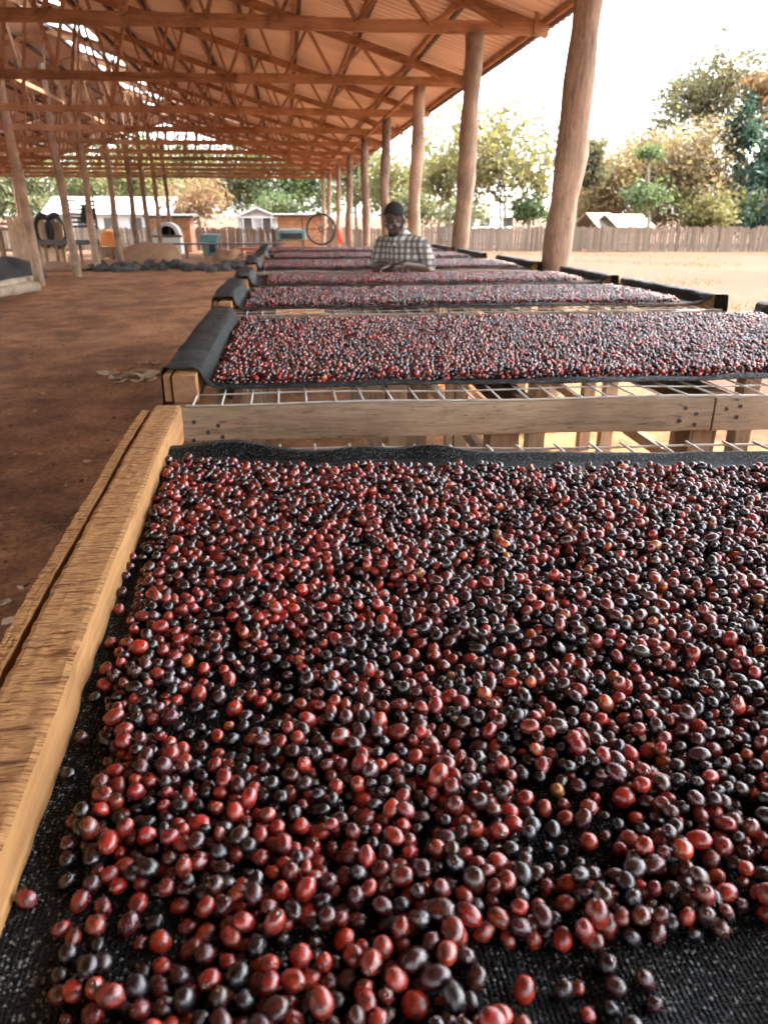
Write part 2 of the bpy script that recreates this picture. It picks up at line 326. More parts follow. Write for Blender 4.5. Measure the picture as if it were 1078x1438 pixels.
# ------------------------------------------------------------------ the open drying shed
CHZ = 3.44; EAVE, RIDGE, LEAVE = 3.12, -6.2, -15.5; SLOPE = 0.29
def roofz(x): return CHZ + 0.06 + SLOPE * (EAVE - x) if x > RIDGE else CHZ + 0.06 + SLOPE * (x - LEAVE)
shed = empty('drying_shed', (0, 20, gz(20)))
tag(shed, 'long open-sided timber shed on log posts with trussed sheet-metal roof', 'shed')
TY = [-12.0, -8.4, -4.8, -1.2, 2.4, 6.0, 9.5, 13.1, 16.9, 20.6, 24.1, 27.6, 31.0, 34.5, 38.0, 41.5, 45.0]  # rows behind the camera extend the roof unseen, added to cut fill light
def log_post(x, y, zt, r0, r1, lean=(0, 0), seed=0, mat='log', zb=None, n=14, segs=16, knots=3):
    rs = random.Random(seed); zb = gz(y) - 0.25 if zb is None else zb
    mb = MB(); v = []; f = []; ph = rs.uniform(0, 6)
    kn = [(rs.uniform(0.15, 0.9), rs.uniform(0, 6.28), rs.uniform(0.022, 0.048)) for _ in range(knots)]
    for k in range(segs + 1):
        t = k / segs; z = zb + (zt - zb) * t
        cx = x + lean[0] * t + 0.028 * math.sin(t * 6 + ph) + 0.01 * math.sin(t * 15 + 2 * ph); cy = y + lean[1] * t + 0.028 * math.cos(t * 5 + ph)
        r = r0 + (r1 - r0) * t + 0.007 * math.sin(t * 17 + ph) + 0.005 * math.sin(t * 41 + ph)
        if k == 0: r *= 1.1
        for i in range(n):
            a = 2 * math.pi * i / n
            rr = r * (1 + 0.05 * math.sin(2 * a + ph) + 0.03 * math.sin(5 * a + t * 9 + ph) + rs.uniform(-0.012, 0.012))
            for kt, ka, kh in kn:
                d = ((t - kt) * (zt - zb) / 0.09) ** 2 + ((math.remainder(a - ka, 2 * math.pi)) / 0.55) ** 2
                rr += kh * math.exp(-d)
            v.append((cx + rr * math.cos(a), cy + rr * math.sin(a), z))
    for k in range(segs):
        for i in range(n): f.append((k * n + i, k * n + (i + 1) % n, (k + 1) * n + (i + 1) % n, (k + 1) * n + i))
    f.append(tuple(segs * n + i for i in range(n)))
    mb.add(v, f); return mb.build('post', M[mat], shed, True)
PX = 2.2
for i, (y, r) in enumerate([(6.0, 0.112), (9.5, 0.108), (13.1, 0.105), (17.1, 0.10), (21.5, 0.105), (26.8, 0.105), (32.5, 0.10), (38.5, 0.10), (45.0, 0.11)]):
    log_post(PX, y, CHZ - 0.045, r * 1.03, r * 0.93, (0.045, 0) if i == 0 else (0.03, 0), 11 + i, segs=22 if i < 3 else 12, knots=4)
log_post(PX + 0.05, 2.3, CHZ - 0.045, 0.11, 0.1, (0, 0), 61)
for i, (y, dx) in enumerate([(20.6, 0.0), (24.1, 0.05), (27.6, -0.1), (31.0, 0.0), (34.5, 0.05), (38.0, 0.0), (41.5, -0.05), (45.0, 0.0), (16.9, -0.1), (13.1, 0.0), (9.5, 0.1)]):
    log_post(-6.45 + dx, y, CHZ + 1.9, 0.122, 0.10, (-0.08, 0), 31 + i, segs=12)
for i, y in enumerate(TY[1:]): log_post(LEAVE + 1.0, y, CHZ - 0.045, 0.1, 0.09, (0, 0), 81 + i, segs=5, n=8)
# plate beams along the post rows
for x, z in ((PX, CHZ - 0.07), (LEAVE + 1.0, CHZ - 0.07)):
    MB().beam((x, 13.5, z), (x, 45.2, z), 0.06, 0.05, jit=0.008, seg=24).build('plate_beam', M['truss'], shed)
MB().beam((RIDGE - 0.22, 8, CHZ + 1.15), (RIDGE - 0.22, 45.4, CHZ + 1.15), 0.07, 0.1, jit=0.01, seg=24).build('plate_beam', M['truss'], shed)
def truss(y, seed):
    rs = random.Random(seed); j = lambda a=0.03: rs.uniform(-a, a)
    mb = MB()
    for a, b in ((EAVE, RIDGE), (LEAVE, RIDGE)):                       # two top members of each side
        mb.beam((a, y, roofz(a) - 0.08 + j(0.01)), (b, y + j(0.02), roofz(b) - 0.08), 0.05, 0.125, jit=0.006, seg=8)
    tr = mb.build('roof_truss', M['truss'], shed)
    # bottom member of lapped lengths
    xs = [EAVE, rs.uniform(-1.2, 0.5), rs.uniform(-5.5, -4.0), rs.uniform(-10.5, -9), LEAVE]
    for k in range(4):
        s_ = 0.052 if k % 2 else 0.0
        MB().beam((xs[k] + (0.25 if k else 0), y + s_, CHZ + j(0.012)), (xs[k + 1] - (0.25 if k < 3 else 0), y + s_, CHZ + j(0.012)), 0.05, 0.13, jit=0.008, seg=8).build('bottom_chord', M['truss'], tr)
    x = EAVE - 0.55; up = True; step = 0.42; side = 0.042
    while x > LEAVE + 1.0:
        xa, xb = (x, x - step) if up else (x, x - step)
        za, zb = (CHZ + 0.02, roofz(xb) - 0.10) if up else (roofz(xa) - 0.10, CHZ + 0.02)
        if not (rs.random() < 0.06):
            MB().beam((xa + j(0.05), y - side, za), (xb + j(0.05), y - side, zb), 0.038, rs.uniform(0.07, 0.11), (0, 1, 0), 0.0, 1).build('web', M['truss'], tr)
        side = -side; x -= step; up = not up
    if y < 22:
        MB().box((EAVE - 0.16, y - 0.045, CHZ + 0.07), (0.05, 0.03, 0.24)).build('hanger', M['truss'], tr)
for i, y in enumerate(TY): truss(y, 100 + i)
px_ = [EAVE - 0.04 - 0.93 * k for k in range(11)] + [LEAVE + 0.04 + 0.93 * k for k in range(10)]
for x in px_:
    MB().beam((x, -12.8, roofz(x) + 0.015), (x, 45.9, roofz(x) + 0.015), 0.055, 0.065, jit=0.006, seg=46).build('purlin_strip', M['truss'], shed)
    MB().beam((x + 0.062, -12.8, roofz(x) + 0.004), (x + 0.062, 45.9, roofz(x) + 0.004), 0.06, 0.07, jit=0.006, seg=46).build('purlin_strip', M['purlin_strip'], shed)  # near-black strip laid alongside each brown purlin
def sheet_mesh(w, xa, xb):
    n = 5; prof = []
    for k in range(n):
        y0 = w * k / n; d = w / n
        prof += [(y0, 0.0), (y0 + d * 0.55, 0.0), (y0 + d * 0.68, 0.024), (y0 + d * 0.87, 0.024)]
    prof += [(w, 0.0), (w + 0.05, 0.004)]
    P = np.zeros((2, len(prof), 3))
    for i, (y, z) in enumerate(prof):
        for j, x in enumerate((xa, xb)): P[j, i] = (x, y, roofz(x) + 0.054 + z)
    return P
def sheets(xa, xb, dz, skip):
    first = None; y = -13.0; k = 0
    while y < 46.0:
        if not any(a < y + 0.45 < b for a, b in skip):
            if first is None:
                P = sheet_mesh(0.9, xa, xb); P[:, :, 2] += dz
                first = MB().grid(P).build('roof_sheet', M['sheet'], shed); first.location.y = 0; o = first
            else: o = first.copy(); COL.objects.link(o); o.parent = shed
            o.location.y = y; o.rotation_euler.y = random.uniform(-0.0006, 0.0006)
        y += 0.9; k += 1
GAPS = [(10.5, 12.2), (14.2, 16.2), (17.6, 20.2), (21.4, 23.6), (25.5, 27.5), (29.5, 31.5), (33, 35), (38, 40)]
sheets(EAVE + 0.14, -1.2, 0.0, []); sheets(-1.1, -4.75, 0.008, []); sheets(-4.65, RIDGE + 0.02, 0.016, GAPS)
sheets(LEAVE - 0.14, -10.6, 0.0, []); sheets(-10.7, RIDGE - 0.02, 0.008, [])

# ------------------------------------------------------------------ drying tables
TZ = 1.06
TABS = [  # x0, x1, y0, y1, shear of the cross members
    (-0.235, 2.02, 0.02, 1.325, -0.10), (-0.262, 2.02, 1.705, 3.06, -0.05), (-0.285, 2.0, 3.35, 4.33, -0.03),
    (-0.27, 2.0, 4.55, 5.36, -0.03), (-0.27, 1.98, 5.93, 7.02, -0.03), (-0.25, 1.92, 7.42, 8.4, -0.03), (-0.25, 1.9, 8.8, 9.8, -0.03)]
TLAB = ['slatted drying table under the loose unpiled cherries, with bare rough-sawn rail', 'drying table with net-wrapped rail whose sawn ends show, beside bare-railed table',
        'drying table with bunched net over its corner block, third in the row', 'drying table between the third table and the man in the checked shirt',
        'drying table just behind the man in the checked shirt', 'sixth drying table in the row, beyond the man', 'last drying table in the row, nearest the plank huts']
def table(k):
    x0, x1, y0, y1, sh = TABS[k]; Y = lambda x, y: y + sh * (x - x0)
    g = gz((y0 + y1) / 2)
    t = empty('drying_table', ((x0 + x1) / 2, (y0 + y1) / 2, g)); tag(t, TLAB[k], 'table', 'drying tables in a row under the shed')
    # boards on the near and far side, each in two lengths
    for yy, nm in ((y0, 'front_board'), (y1, 'back_board')):
        if k == 0 and nm == 'front_board': xm = 0.9
        else: xm = 1.03 if k == 1 else random.uniform(0.7, 1.3)
        xa0 = x0 - 0.0 if k else x0 + 0.01
        for xa, xb in ((xa0, xm - 0.002), (xm + 0.002, x1 + 0.03)):
            zc = TZ - 0.047 + random.uniform(-0.002, 0.002)
            b = MB().beam((xa, Y(xa, yy) + (0.0 if nm == 'front_board' else -0.03), zc), (xb, Y(xb, yy) + (0 if nm == 'front_board' else -0.03), zc), 0.032, 0.082, jit=0.0015, seg=10)
            b.build(nm, M['board'], t, bevel=0.002)
        if k == 1 and nm == 'front_board':
            for nx, nz in ((-0.235, -0.04), (-0.205, -0.066), (-0.18, -0.05), (-0.172, -0.078), (0.955, -0.03), (0.985, -0.045), (0.945, -0.062), (0.985, -0.072), (1.06, -0.034), (1.095, -0.028), (1.09, -0.055), (-0.24, -0.085)):
                yq = Y(nx, y0) - 0.0165
                MB().tube([(nx, yq + 0.006, TZ + nz), (nx, yq - 0.0012, TZ + nz)], 0.0052, 10).build('nail', M['nail'], t)
    # legs and cross bearers
    lx = [x0 + 0.03, x0 + 0.78, x0 + 1.30, x1 - 0.05]
    for x in lx:
        for yy, s_ in ((y0, 1), (y1, -1)):
            yl = Y(x, yy) + s_ * 0.055
            if k == 0 and yy == y0: yl += 0.02
            MB().beam((x, yl, gz(yl) - 0.12), (x + random.uniform(-0.01, 0.01), yl, TZ - 0.03), 0.075, 0.065, jit=0.002, seg=4).build('leg', M['leg'], t)
        MB().beam((x + 0.06, Y(x, y0) + 0.02, TZ - 0.05), (x + 0.06, Y(x, y1) - 0.05, TZ - 0.05), 0.04, 0.07).build('bearer', M['leg'], t)
        MB().beam((x - 0.055, Y(x, y0) + 0.05, 0.32), (x - 0.055, Y(x, y1) - 0.05, 0.34), 0.03, 0.06).build('brace', M['leg'], t)
    # welded wire mesh laid over the boards
    mb = MB(); ya, yb = y0 - 0.012, y1 + 0.012
    ny = int((yb - ya) / 0.1) ; rw = 0.0025
    for i in range(ny + 1):
        y = ya + (yb - ya) * i / ny
        mb.tube([(x, Y(x, y), TZ + 0.0005 + 0.0025 * math.sin(9 * x + i)) for x in np.linspace(x0 + 0.01, x1 + 0.02, 24)], rw, 5)
    nx = int((x1 - x0) / 0.066)
    for i in range(nx + 1):
        x = x0 + 0.03 + (x1 - x0 - 0.05) * i / nx + random.uniform(-0.003, 0.003); dx = random.uniform(-0.006, 0.006)
        if k == 0: dx -= 0.02
        mb.tube([(x + dx * q, Y(x, ya - 0.012 + (yb - ya + 0.024) * q), TZ + 0.0045 + 0.0025 * math.sin(9 * x + 20 * q)) for q in np.linspace(0, 1, 10)], rw, 5)
    mb.build('wire_mesh', M['wire'], t, True)
    # rails on the left and right ends
    if k == 0:
        xr = lambda y: np.interp(y, [-0.1, 0.31, 0.7, 1.2, 1.47], [-0.165, -0.1855, -0.204, -0.222, -0.226]) 
        def loft(name, ya, yb, left, right, zt, zb, n=150, wob=0.0016):
            v = []; f = []
            for i in range(n + 1):
                y = ya + (yb - ya) * i / n; w1 = wob * (mnoise.noise((y * 9, 1.7, 0)) + 0.7 * mnoise.noise((y * 31, 5.1, 0))); w2 = wob * 1.2 * (mnoise.noise((y * 7, 8.7, 0)) + 0.9 * mnoise.noise((y * 60, 2.1, 0))); w3 = 0.0009 * mnoise.noise((y * 40, 0, 3))
                l, r = left(y) + w2, right(y) + w1
                nt_ = 8
                ring = [(l + 0.001, y, zb)] + [(l + (r - l) * q / nt_ + (0.0012 if q == 0 else -0.0012 if q == nt_ else 0), y, zt + w3 - (0.0018 if q in (0, nt_) else 0) + 0.0009 * mnoise.noise((q * 0.9, y * 70, 9)) + 0.0008 * mnoise.noise((q * 0.3, y * 160, 2))) for q in range(nt_ + 1)] + [(r + w1 * 0.6, y, (zt + zb) / 2), (r - 0.002, y, zb)]
                v += ring
            m_ = nt_ + 4
            for i in range(n):
                for q in range(m_): f.append((i * m_ + q, (i + 1) * m_ + q, (i + 1) * m_ + (q + 1) % m_, i * m_ + (q + 1) % m_))
            f.append(tuple(range(m_))); f.append(tuple(n * m_ + q for q in range(m_ - 1, -1, -1)))
            return MB().add(v, f).build(name, M['rail'], t)
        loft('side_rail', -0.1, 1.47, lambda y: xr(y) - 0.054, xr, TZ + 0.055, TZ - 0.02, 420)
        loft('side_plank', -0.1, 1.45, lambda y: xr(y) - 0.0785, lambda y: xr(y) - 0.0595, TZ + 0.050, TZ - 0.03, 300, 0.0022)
    else:
        xa = x0 - 0.0
        zt = TZ + 0.055; zb = TZ - 0.012
        def rail(name, x, wd, ya, yb, top, bot):
            MB().beam((x, ya, (top + bot) / 2), (x, yb, (top + bot) / 2), wd, top - bot, jit=0.001, seg=6).build(name, M['rail'], t, bevel=0.002)
            MB().box((x, ya - 0.0005, (top + bot) / 2), (wd - 0.003, 0.003, top - bot - 0.003)).build('rail_end', M['endgrain'], t)
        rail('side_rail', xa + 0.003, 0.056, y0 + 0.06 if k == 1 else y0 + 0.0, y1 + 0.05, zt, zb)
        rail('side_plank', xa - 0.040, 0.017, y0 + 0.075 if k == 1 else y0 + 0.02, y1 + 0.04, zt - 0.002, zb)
    xr1 = x1 + 0.0
    MB().beam((xr1, Y(x1, y0) + 0.07, TZ + 0.02), (xr1, Y(x1, y1) + 0.04, TZ + 0.02), 0.05, 0.07, jit=0.001, seg=6).build('side_rail', M['rail'], t, bevel=0.002)
    return t
for k in range(7): table(k)

# ------------------------------------------------------------------ nets
def fb(x, y, s=1.0, o=0.0): return mnoise.noise((x * s, y * s, o)) + 0.5 * mnoise.noise((x * s * 2.1, y * s * 2.1, o + 7))
def hem_near(k, x):
    x0, x1, y0, y1, sh = TABS[k]
    if k == 0: return 0.03
    return y0 + sh * (x - x0) + 0.105 + 0.018 * fb(x, k, 2.4, k * 3.1) - 0.012
def hem_far(k, x):
    x0, x1, y0, y1, sh = TABS[k]
    if k == 0: return float(np.interp(x, [-0.25, -0.19, -0.10, -0.02, 0.06, 0.13, 0.2, 0.3, 0.45, 0.6, 0.85, 2.1], [1.300, 1.305, 1.295, 1.265, 1.245, 1.25, 1.245, 1.225, 1.20, 1.178, 1.145, 1.02]))
    return y1 + sh * (x - x0) - 0.03 + 0.02 * fb(x, k, 2.0, k * 5.3 + 2)
NETL = ['black woven net lying flat inside the bare rough-sawn rail', 'black woven net wrapped over the rail of the second table', 'black woven net bunched over the corner block of the third table',
        'black woven net on the table in front of the man', 'black woven net on the table right behind the man', 'black woven net on the sixth table beyond the man', 'black woven net on the last table before the huts']
def net(k):
    x0, x1, y0, y1, sh = TABS[k]; z = TZ + 0.0125
    if k == 0: prof = [(-0.012, 0.012), (0.0, 0.002), (0.03, 0.0)]
    else:
        e = [0, 0, 0.012, 0.006, 0.006, 0.004, 0.004][k]
        prof = [(-0.060, -0.075), (-0.058, -0.02), (-0.056, 0.040), (-0.05, 0.050 + e), (-0.02, 0.053 + e), (0.02, 0.053 + e), (0.038, 0.047 + e), (0.046, 0.025), (0.058, 0.007), (0.085, 0.0)]
    xl = x0 if k else None
    rightp = [(-0.10, 0.0), (-0.055, 0.008), (-0.038, 0.03), (-0.030, 0.05), (0.0, 0.056), (0.03, 0.05), (0.037, 0.0), (0.037, -0.05)]
    nx = 190 if k < 2 else 120; ny = 64 if k < 2 else 36
    rows = []
    for j in range(ny + 1):
        v = j / ny; row = []
        if k == 0:
            yl = 0.03 + v * 1.3; lx = float(np.interp(yl, [-0.1, 0.31, 0.7, 1.2, 1.47], [-0.165, -0.1855, -0.204, -0.228, -0.231])) - 0.0
        else: lx = x0
        pts = [(lx + a, b) for a, b in prof] ; n_in = nx - len(prof) - len(rightp)
        xa = pts[-1][0]; xb = x1 + rightp[0][0]
        pts += [(xa + (xb - xa) * (i + 1) / (n_in + 1), 0.0) for i in range(n_in)] + [(x1 + a, b) for a, b in rightp]
        for (x, dz) in pts:
            xc = min(max(x, x0), x1); ya = hem_near(k, xc); yb = hem_far(k, xc)
            if k and x < x0 + 0.06: 
                f_ = min(1, max(0, (x0 + 0.06 - x) / 0.06)); ya = ya + (y0 + (0.098 if k == 1 else 0.012) + 0.008 * fb(x, 1, 30, 2) - ya) * f_; yb = yb + (y1 + 0.045 - yb) * f_
            if k and x > x1 - 0.08:
                f_ = min(1, max(0, (x - x1 + 0.08) / 0.06)); ya = ya + (y0 + sh * (x1 - x0) - 0.03 + 0.006 * fb(x, y0, 25, 3) - ya) * f_; yb = yb + (y1 + sh * (x1 - x0) + 0.04 - yb) * f_
            y = ya + (yb - ya) * v
            flat = 1.0 if dz < 0.004 else 0.5
            zz = z + dz + 0.0022 * fb(x, y, 9, k) * flat
            if k > 0 and dz > 0.02: zz += 0.006 * fb(x * 3, y, 9, k + 4) + 0.0045 * (0.5 - abs(mnoise.noise((x * 7, y * 16 + x * 20, k)))) + 0.002 * mnoise.noise((x * 40, y * 55, k + 9))
            # rolled, wavy hems
            d1 = (yb - y); d0 = (y - ya)
            if x0 + 0.05 < x < x1 - 0.05 or k == 0:
                amp = 0.010 + 0.012 * max(0, fb(x, 3.3 * k, 3.2, 9)) 
                if k == 0: amp = 0.005 + 0.017 * math.exp(-((x + 0.10) / 0.075) ** 2) + 0.014 * math.exp(-((x - 0.11) / 0.06) ** 2) + 0.012 * math.exp(-((x - 0.24) / 0.05) ** 2) + 0.008 * (1 + fb(x, 1, 4, 3))
                wdt = 0.035 if k else 0.03
                zz += amp * math.exp(-((d1 - wdt) / (wdt * 0.6)) ** 2)
                if k: zz += (0.007 + 0.012 * max(0, fb(x, 5.1 * k, 3.0, 1))) * math.exp(-((d0 - 0.025) / 0.02) ** 2)
                if k == 0: zz += 0.012 * (1 / (1 + math.exp((y - 0.38) / 0.03))) * max(0, math.sin(x * 9 + 2)) * 0.5
            if k >= 2 and x < x0 + 0.07:                      # slack bunches at the near corner
                zz += 0.035 * math.exp(-((y - y0 - 0.32) / 0.16) ** 2) * (0.6 + 0.4 * math.sin(k * 2)) * (1 if dz > 0.0 else 0.3)
            row.append((x, y, zz))
        rows.append(row)
    o = MB().grid(np.array(rows)).build('shade_net', M['net'], None, True)
    tag(o, NETL[k], 'net', 'nets spread on the drying tables')
    s_ = o.modifiers.new('thickness', 'SOLIDIFY'); s_.thickness = 0.0016; s_.offset = -1
for k in range(7): net(k)

# ------------------------------------------------------------------ coffee cherries
def cherry_mesh(i):
    rs = random.Random(500 + i); nu, nv = 20, 14
    el = rs.uniform(1.0, 1.42); fl = rs.uniform(0.82, 1.0); shr = i in (3, 7, 9, 11); cyl = i in (7, 9)
    v = []; f = []
    def pt(th, ph):
        r = 1.0 + 0.07 * mnoise.noise((math.sin(th) * math.cos(ph) * 1.2 + i * 3.3, math.sin(th) * math.sin(ph) * 1.2, math.cos(th) * 1.2))
        if shr: r += -0.16 * abs(mnoise.noise((math.cos(ph) * 2.2 + i, math.sin(ph) * 2.2, math.cos(th) * 1.1))) - 0.07 * (0.5 + 0.5 * math.sin(ph * 7 + 2 * math.cos(th) + i)) * math.sin(th)
        if th < 0.36:                                    # calyx disc at the tip
            r += 0.03 * math.exp(-((th - 0.30) / 0.06) ** 2) - 0.09 * math.exp(-(th / 0.20) ** 2)
        if th > 2.9: r -= 0.06 * math.exp(-((math.pi - th) / 0.15) ** 2)
        return (r * math.sin(th) * math.cos(ph), r * math.sin(th) * math.sin(ph) * fl, r * math.cos(th) * el)
    ths = [0.0, 0.12, 0.2, 0.28, 0.36, 0.5] + [0.5 + (math.pi - 0.6) * (q + 1) / 10 for q in range(10)] + [math.pi]
    v.append(pt(0.0, 0)); m = len(ths) - 2
    for th in ths[1:-1]:
        for u in range(nu): v.append(pt(th, 2 * math.pi * u / nu))
    v.append(pt(math.pi, 0))
    for u in range(nu): f.append((0, 1 + u, 1 + (u + 1) % nu))
    for j in range(m - 1):
        for u in range(nu): f.append((1 + j * nu + u, 1 + (j + 1) * nu + u, 1 + (j + 1) * nu + (u + 1) % nu, 1 + j * nu + (u + 1) % nu))
    t = len(v) - 1
    for u in range(nu): f.append((t, 1 + (m - 1) * nu + (u + 1) % nu, 1 + (m - 1) * nu + u))
    me = bpy.data.meshes.new('coffee_cherry'); me.from_pydata(v, [], f); me.update(); me.shade_smooth(); me.materials.append(M['cherry']); return me
NV = 12
CM = [cherry_mesh(i) for i in range(NV)]
ccol = bpy.data.collections.new('cherry_shapes')
for i, me in enumerate(CM):
    o = bpy.data.objects.new('cherry_shape_%02d' % i, me); ccol.objects.link(o)

def deposit(xa, xb, ya, yb, ok, seed, dense0, dense1, zmax, fixed=()):
    rs = random.Random(seed); cell = 0.0158; G = {}; out = []
    def near(x, y):
        i, j = int(math.floor(x / cell)), int(math.floor(y / cell))
        for a in (i - 1, i, i + 1):
            for b in (j - 1, j, j + 1):
                for q in G.get((a, b), ()): yield q
    def put(x, y, z, r):
        q = (x, y, z, r); out.append(q); G.setdefault((int(math.floor(x / cell)), int(math.floor(y / cell))), []).append(q)
    def rad(): return min(max(rs.gauss(0.0056, 0.00085), 0.0039), 0.0079)
    for x, y in fixed: put(x, y, 0.006, 0.006)
    area = (xb - xa) * (yb - ya)
    for _ in range(int(area * dense0)):
        x = rs.uniform(xa, xb); y = rs.uniform(ya, yb)
        if not ok(x, y, 0): continue
        r = rad(); good = True
        for (qx, qy, qz, qr) in near(x, y):
            if (qx - x) ** 2 + (qy - y) ** 2 < (0.96 * (r + qr)) ** 2: good = False; break
        if good: put(x, y, r, r)
    for _ in range(int(area * dense1)):
        x = rs.uniform(xa, xb); y = rs.uniform(ya, yb)
        if not ok(x, y, 1): continue
        r = rad(); z = r
        for it in range(9):
            z = r; tp = None
            for q in near(x, y):
                s = 0.95 * (r + q[3]); d2 = (q[0] - x) ** 2 + (q[1] - y) ** 2
                if d2 < s * s:
                    zz = q[2] + math.sqrt(s * s - d2)
                    if zz > z: z = zz; tp = q
            if tp is None or it == 8: break
            dx, dy = x - tp[0], y - tp[1]; l = math.hypot(dx, dy) + 1e-6
            x += dx / l * 0.0016; y += dy / l * 0.0016
        if z < zmax and ok(x, y, 0): put(x, y, z, r)
    return out
def tint(x, y, k, rs):
    # the batch is more wine-dark towards the field side, brighter by the bare rail
    bias = (0, 0.03, -0.03, 0.05, 0.0, 0.06, 0.02)[k] + 0.13 * fb(x, y, 2.6, 20 + k) + (0.12 if (k == 0 and x < 0.12) else 0.0) - 0.05 * min(max(x, 0), 1)
    q = rs.random() - bias; j = lambda c, a=0.25: tuple(max(0.002, v * (1 + rs.uniform(-a, a))) for v in c)
    if q < 0.175: return j((0.36, 0.034, 0.016)), 'red'
    if q < 0.385: return j((0.20, 0.020, 0.012), 0.35), 'red'
    if q < 0.62: return j((0.060, 0.012, 0.010), 0.5), 'wine'
    if q < 0.92: return j((0.008, 0.006, 0.007), 0.4), 'dark'
    if q < 0.965: return j((0.44, 0.085, 0.018)), 'orange'
    if q < 0.975: return j((0.40, 0.15, 0.03)), 'orange'
    return j((0.075, 0.045, 0.034)), 'wine'

# where the cherries lie on the first table, read off the photograph onto the net
ZN = TZ + 0.015
LB = sorted([(onz(x, y, ZN)[1], onz(x, y, ZN)[0]) for x, y in ((228, 672), (212, 740), (196, 800), (190, 870), (160, 930), (140, 985), (150, 1060), (128, 1120), (92, 1170), (92, 1240), (82, 1310), (82, 1438), (60, 1600))])
LBy = [a for a, b in LB]; LBx = [b for a, b in LB]
BARE = [(655, 1340), (690, 1322), (760, 1338), (800, 1332), (870, 1322), (930, 1330), (985, 1318), (1020, 1305), (1110, 1300), (1160, 1420), (1160, 1700), (640, 1700), (700, 1440), (650, 1400)]
CLU = [(735, 1395, 18), (700, 1385, 16), (668, 1372, 14), (650, 1430, 30), (715, 1432, 22), (805, 1395, 20), (858, 1375, 17), (858, 1418, 20), (905, 1400, 20), (925, 1435, 22), (880, 1440, 16), (830, 1432, 15), (893, 1360, 14)]
def inpoly(x, y, P):
    c = False; n = len(P)
    for i in range(n):
        (x1, y1), (x2, y2) = P[i], P[i - 1]
        if (y1 > y) != (y2 > y) and x < (x2 - x1) * (y - y1) / (y2 - y1) + x1: c = not c
    return c
def ok1(x, y, lay):
    m = 0.009 * lay
    if x < np.interp(y, LBy, LBx) + m + 0.006 * mnoise.noise((y * 30, 2, 0)): return False
    if y > hem_far(0, x) - 0.105 - m + 0.012 * fb(x, 0, 14, 5): return False
    if y < 0.55 and -0.05 < x < 0.6:
        a, b, _ = topx((x, y, ZN))
        if inpoly(a, b, BARE):
            if lay: return False
            return any((a - u) ** 2 + (b - v) ** 2 < r * r for u, v, r in CLU)
        if lay and inpoly(a, b - 22, BARE): return False
    d = fb(x, y, 8, 33)
    if lay and d < -0.25: return False
    return x < 1.9
STRAY = [(98, 1093), (40, 1270), (117, 1043), (178, 815), (183, 800), (172, 838), (169, 862), (193, 858), (150, 945), (157, 908), (187, 788), (205, 772), (135, 985), (148, 968), (160, 1003), (110, 1160)]
dep1 = deposit(-0.25, 1.9, 0.10, 1.30, ok1, 3, 31000, 7800, 0.0175, [tuple(onz(x, y, TZ + 0.0145)[:2]) for x, y in STRAY])
def okt(k):
    x0, x1, y0, y1, sh = TABS[k]
    def ok(x, y, lay):
        m = 0.006 * lay
        return x0 + 0.062 + m + 0.008 * fb(y, k, 9, 2) < x < x1 - 0.11 + 0.02 * fb(y, k, 5, 8) and hem_near(k, x) + 0.045 + m + 0.01 * fb(x, k, 12, 4) < y < hem_far(k, x) - 0.055 - m + 0.01 * fb(x, k, 12, 6)
    return ok
dep2 = deposit(-0.25, 2.0, 1.70, 3.10, okt(1), 5, 31000, 11500, 0.025)
deps = [dep1, dep2]
for k in range(2, 7):
    x0, x1, y0, y1, sh = TABS[k]; ok = okt(k); sy = TABS[1][2]; out = []
    for (x, y, z, r) in dep2:
        xx = (1.78 - x) if k % 2 else x
        yy = y - sy + y0 - 0.02 * k + 0.05
        if ok(xx, yy, 0): out.append((xx, yy, z, r))
    for (x, y, z, r) in dep2:                    # fill what the first pass leaves at the far side
        yy = y - 1.95 + y0 + 0.98; xx = x
        if yy > y0 + 1.28 and ok(xx, yy, 0): out.append((xx, yy, z, r))
    deps.append(out)

def gn_tree():
    ng = bpy.data.node_groups.new('scatter_cherries', 'GeometryNodeTree')
    ng.interface.new_socket('Geometry', in_out='INPUT', socket_type='NodeSocketGeometry'); ng.interface.new_socket('Geometry', in_out='OUTPUT', socket_type='NodeSocketGeometry')
    N = ng.nodes.new; gi = N('NodeGroupInput'); go = N('NodeGroupOutput'); ip = N('GeometryNodeInstanceOnPoints'); ci = N('GeometryNodeCollectionInfo')
    ci.inputs['Collection'].default_value = ccol; ci.inputs['Separate Children'].default_value = True; ci.inputs['Reset Children'].default_value = True
    def attr(nm, typ): a = N('GeometryNodeInputNamedAttribute'); a.data_type = typ; a.inputs['Name'].default_value = nm; return a.outputs['Attribute']
    L = ng.links.new
    L(gi.outputs[0], ip.inputs['Points']); L(ci.outputs[0], ip.inputs['Instance']); ip.inputs['Pick Instance'].default_value = True
    L(attr('shape', 'INT'), ip.inputs['Instance Index']); L(attr('turn', 'FLOAT_VECTOR'), ip.inputs['Rotation']); L(attr('size', 'FLOAT_VECTOR'), ip.inputs['Scale'])
    L(ip.outputs[0], go.inputs[0]); return ng
GN = gn_tree()
CLAB = {'red': ('ripe red coffee cherry lying loose on the first net', 'ripe red cherries'), 'wine': ('wine-purple coffee cherry lying loose on the first net', 'wine-purple cherries'),
        'dark': ('nearly black dried coffee cherry on the first net', 'nearly black cherries'), 'orange': ('orange-yellow half-ripe coffee cherry on the first net', 'orange half-ripe cherries')}
SLAB = ['loose scatter of red and black coffee cherries beside the bare rail', 'thick spread of drying coffee cherries on the second table', 'spread of drying coffee cherries on the third table',
        'spread of drying coffee cherries in front of the man', 'spread of drying coffee cherries right behind the man', 'spread of drying coffee cherries on the sixth table', 'spread of drying coffee cherries on the last table']
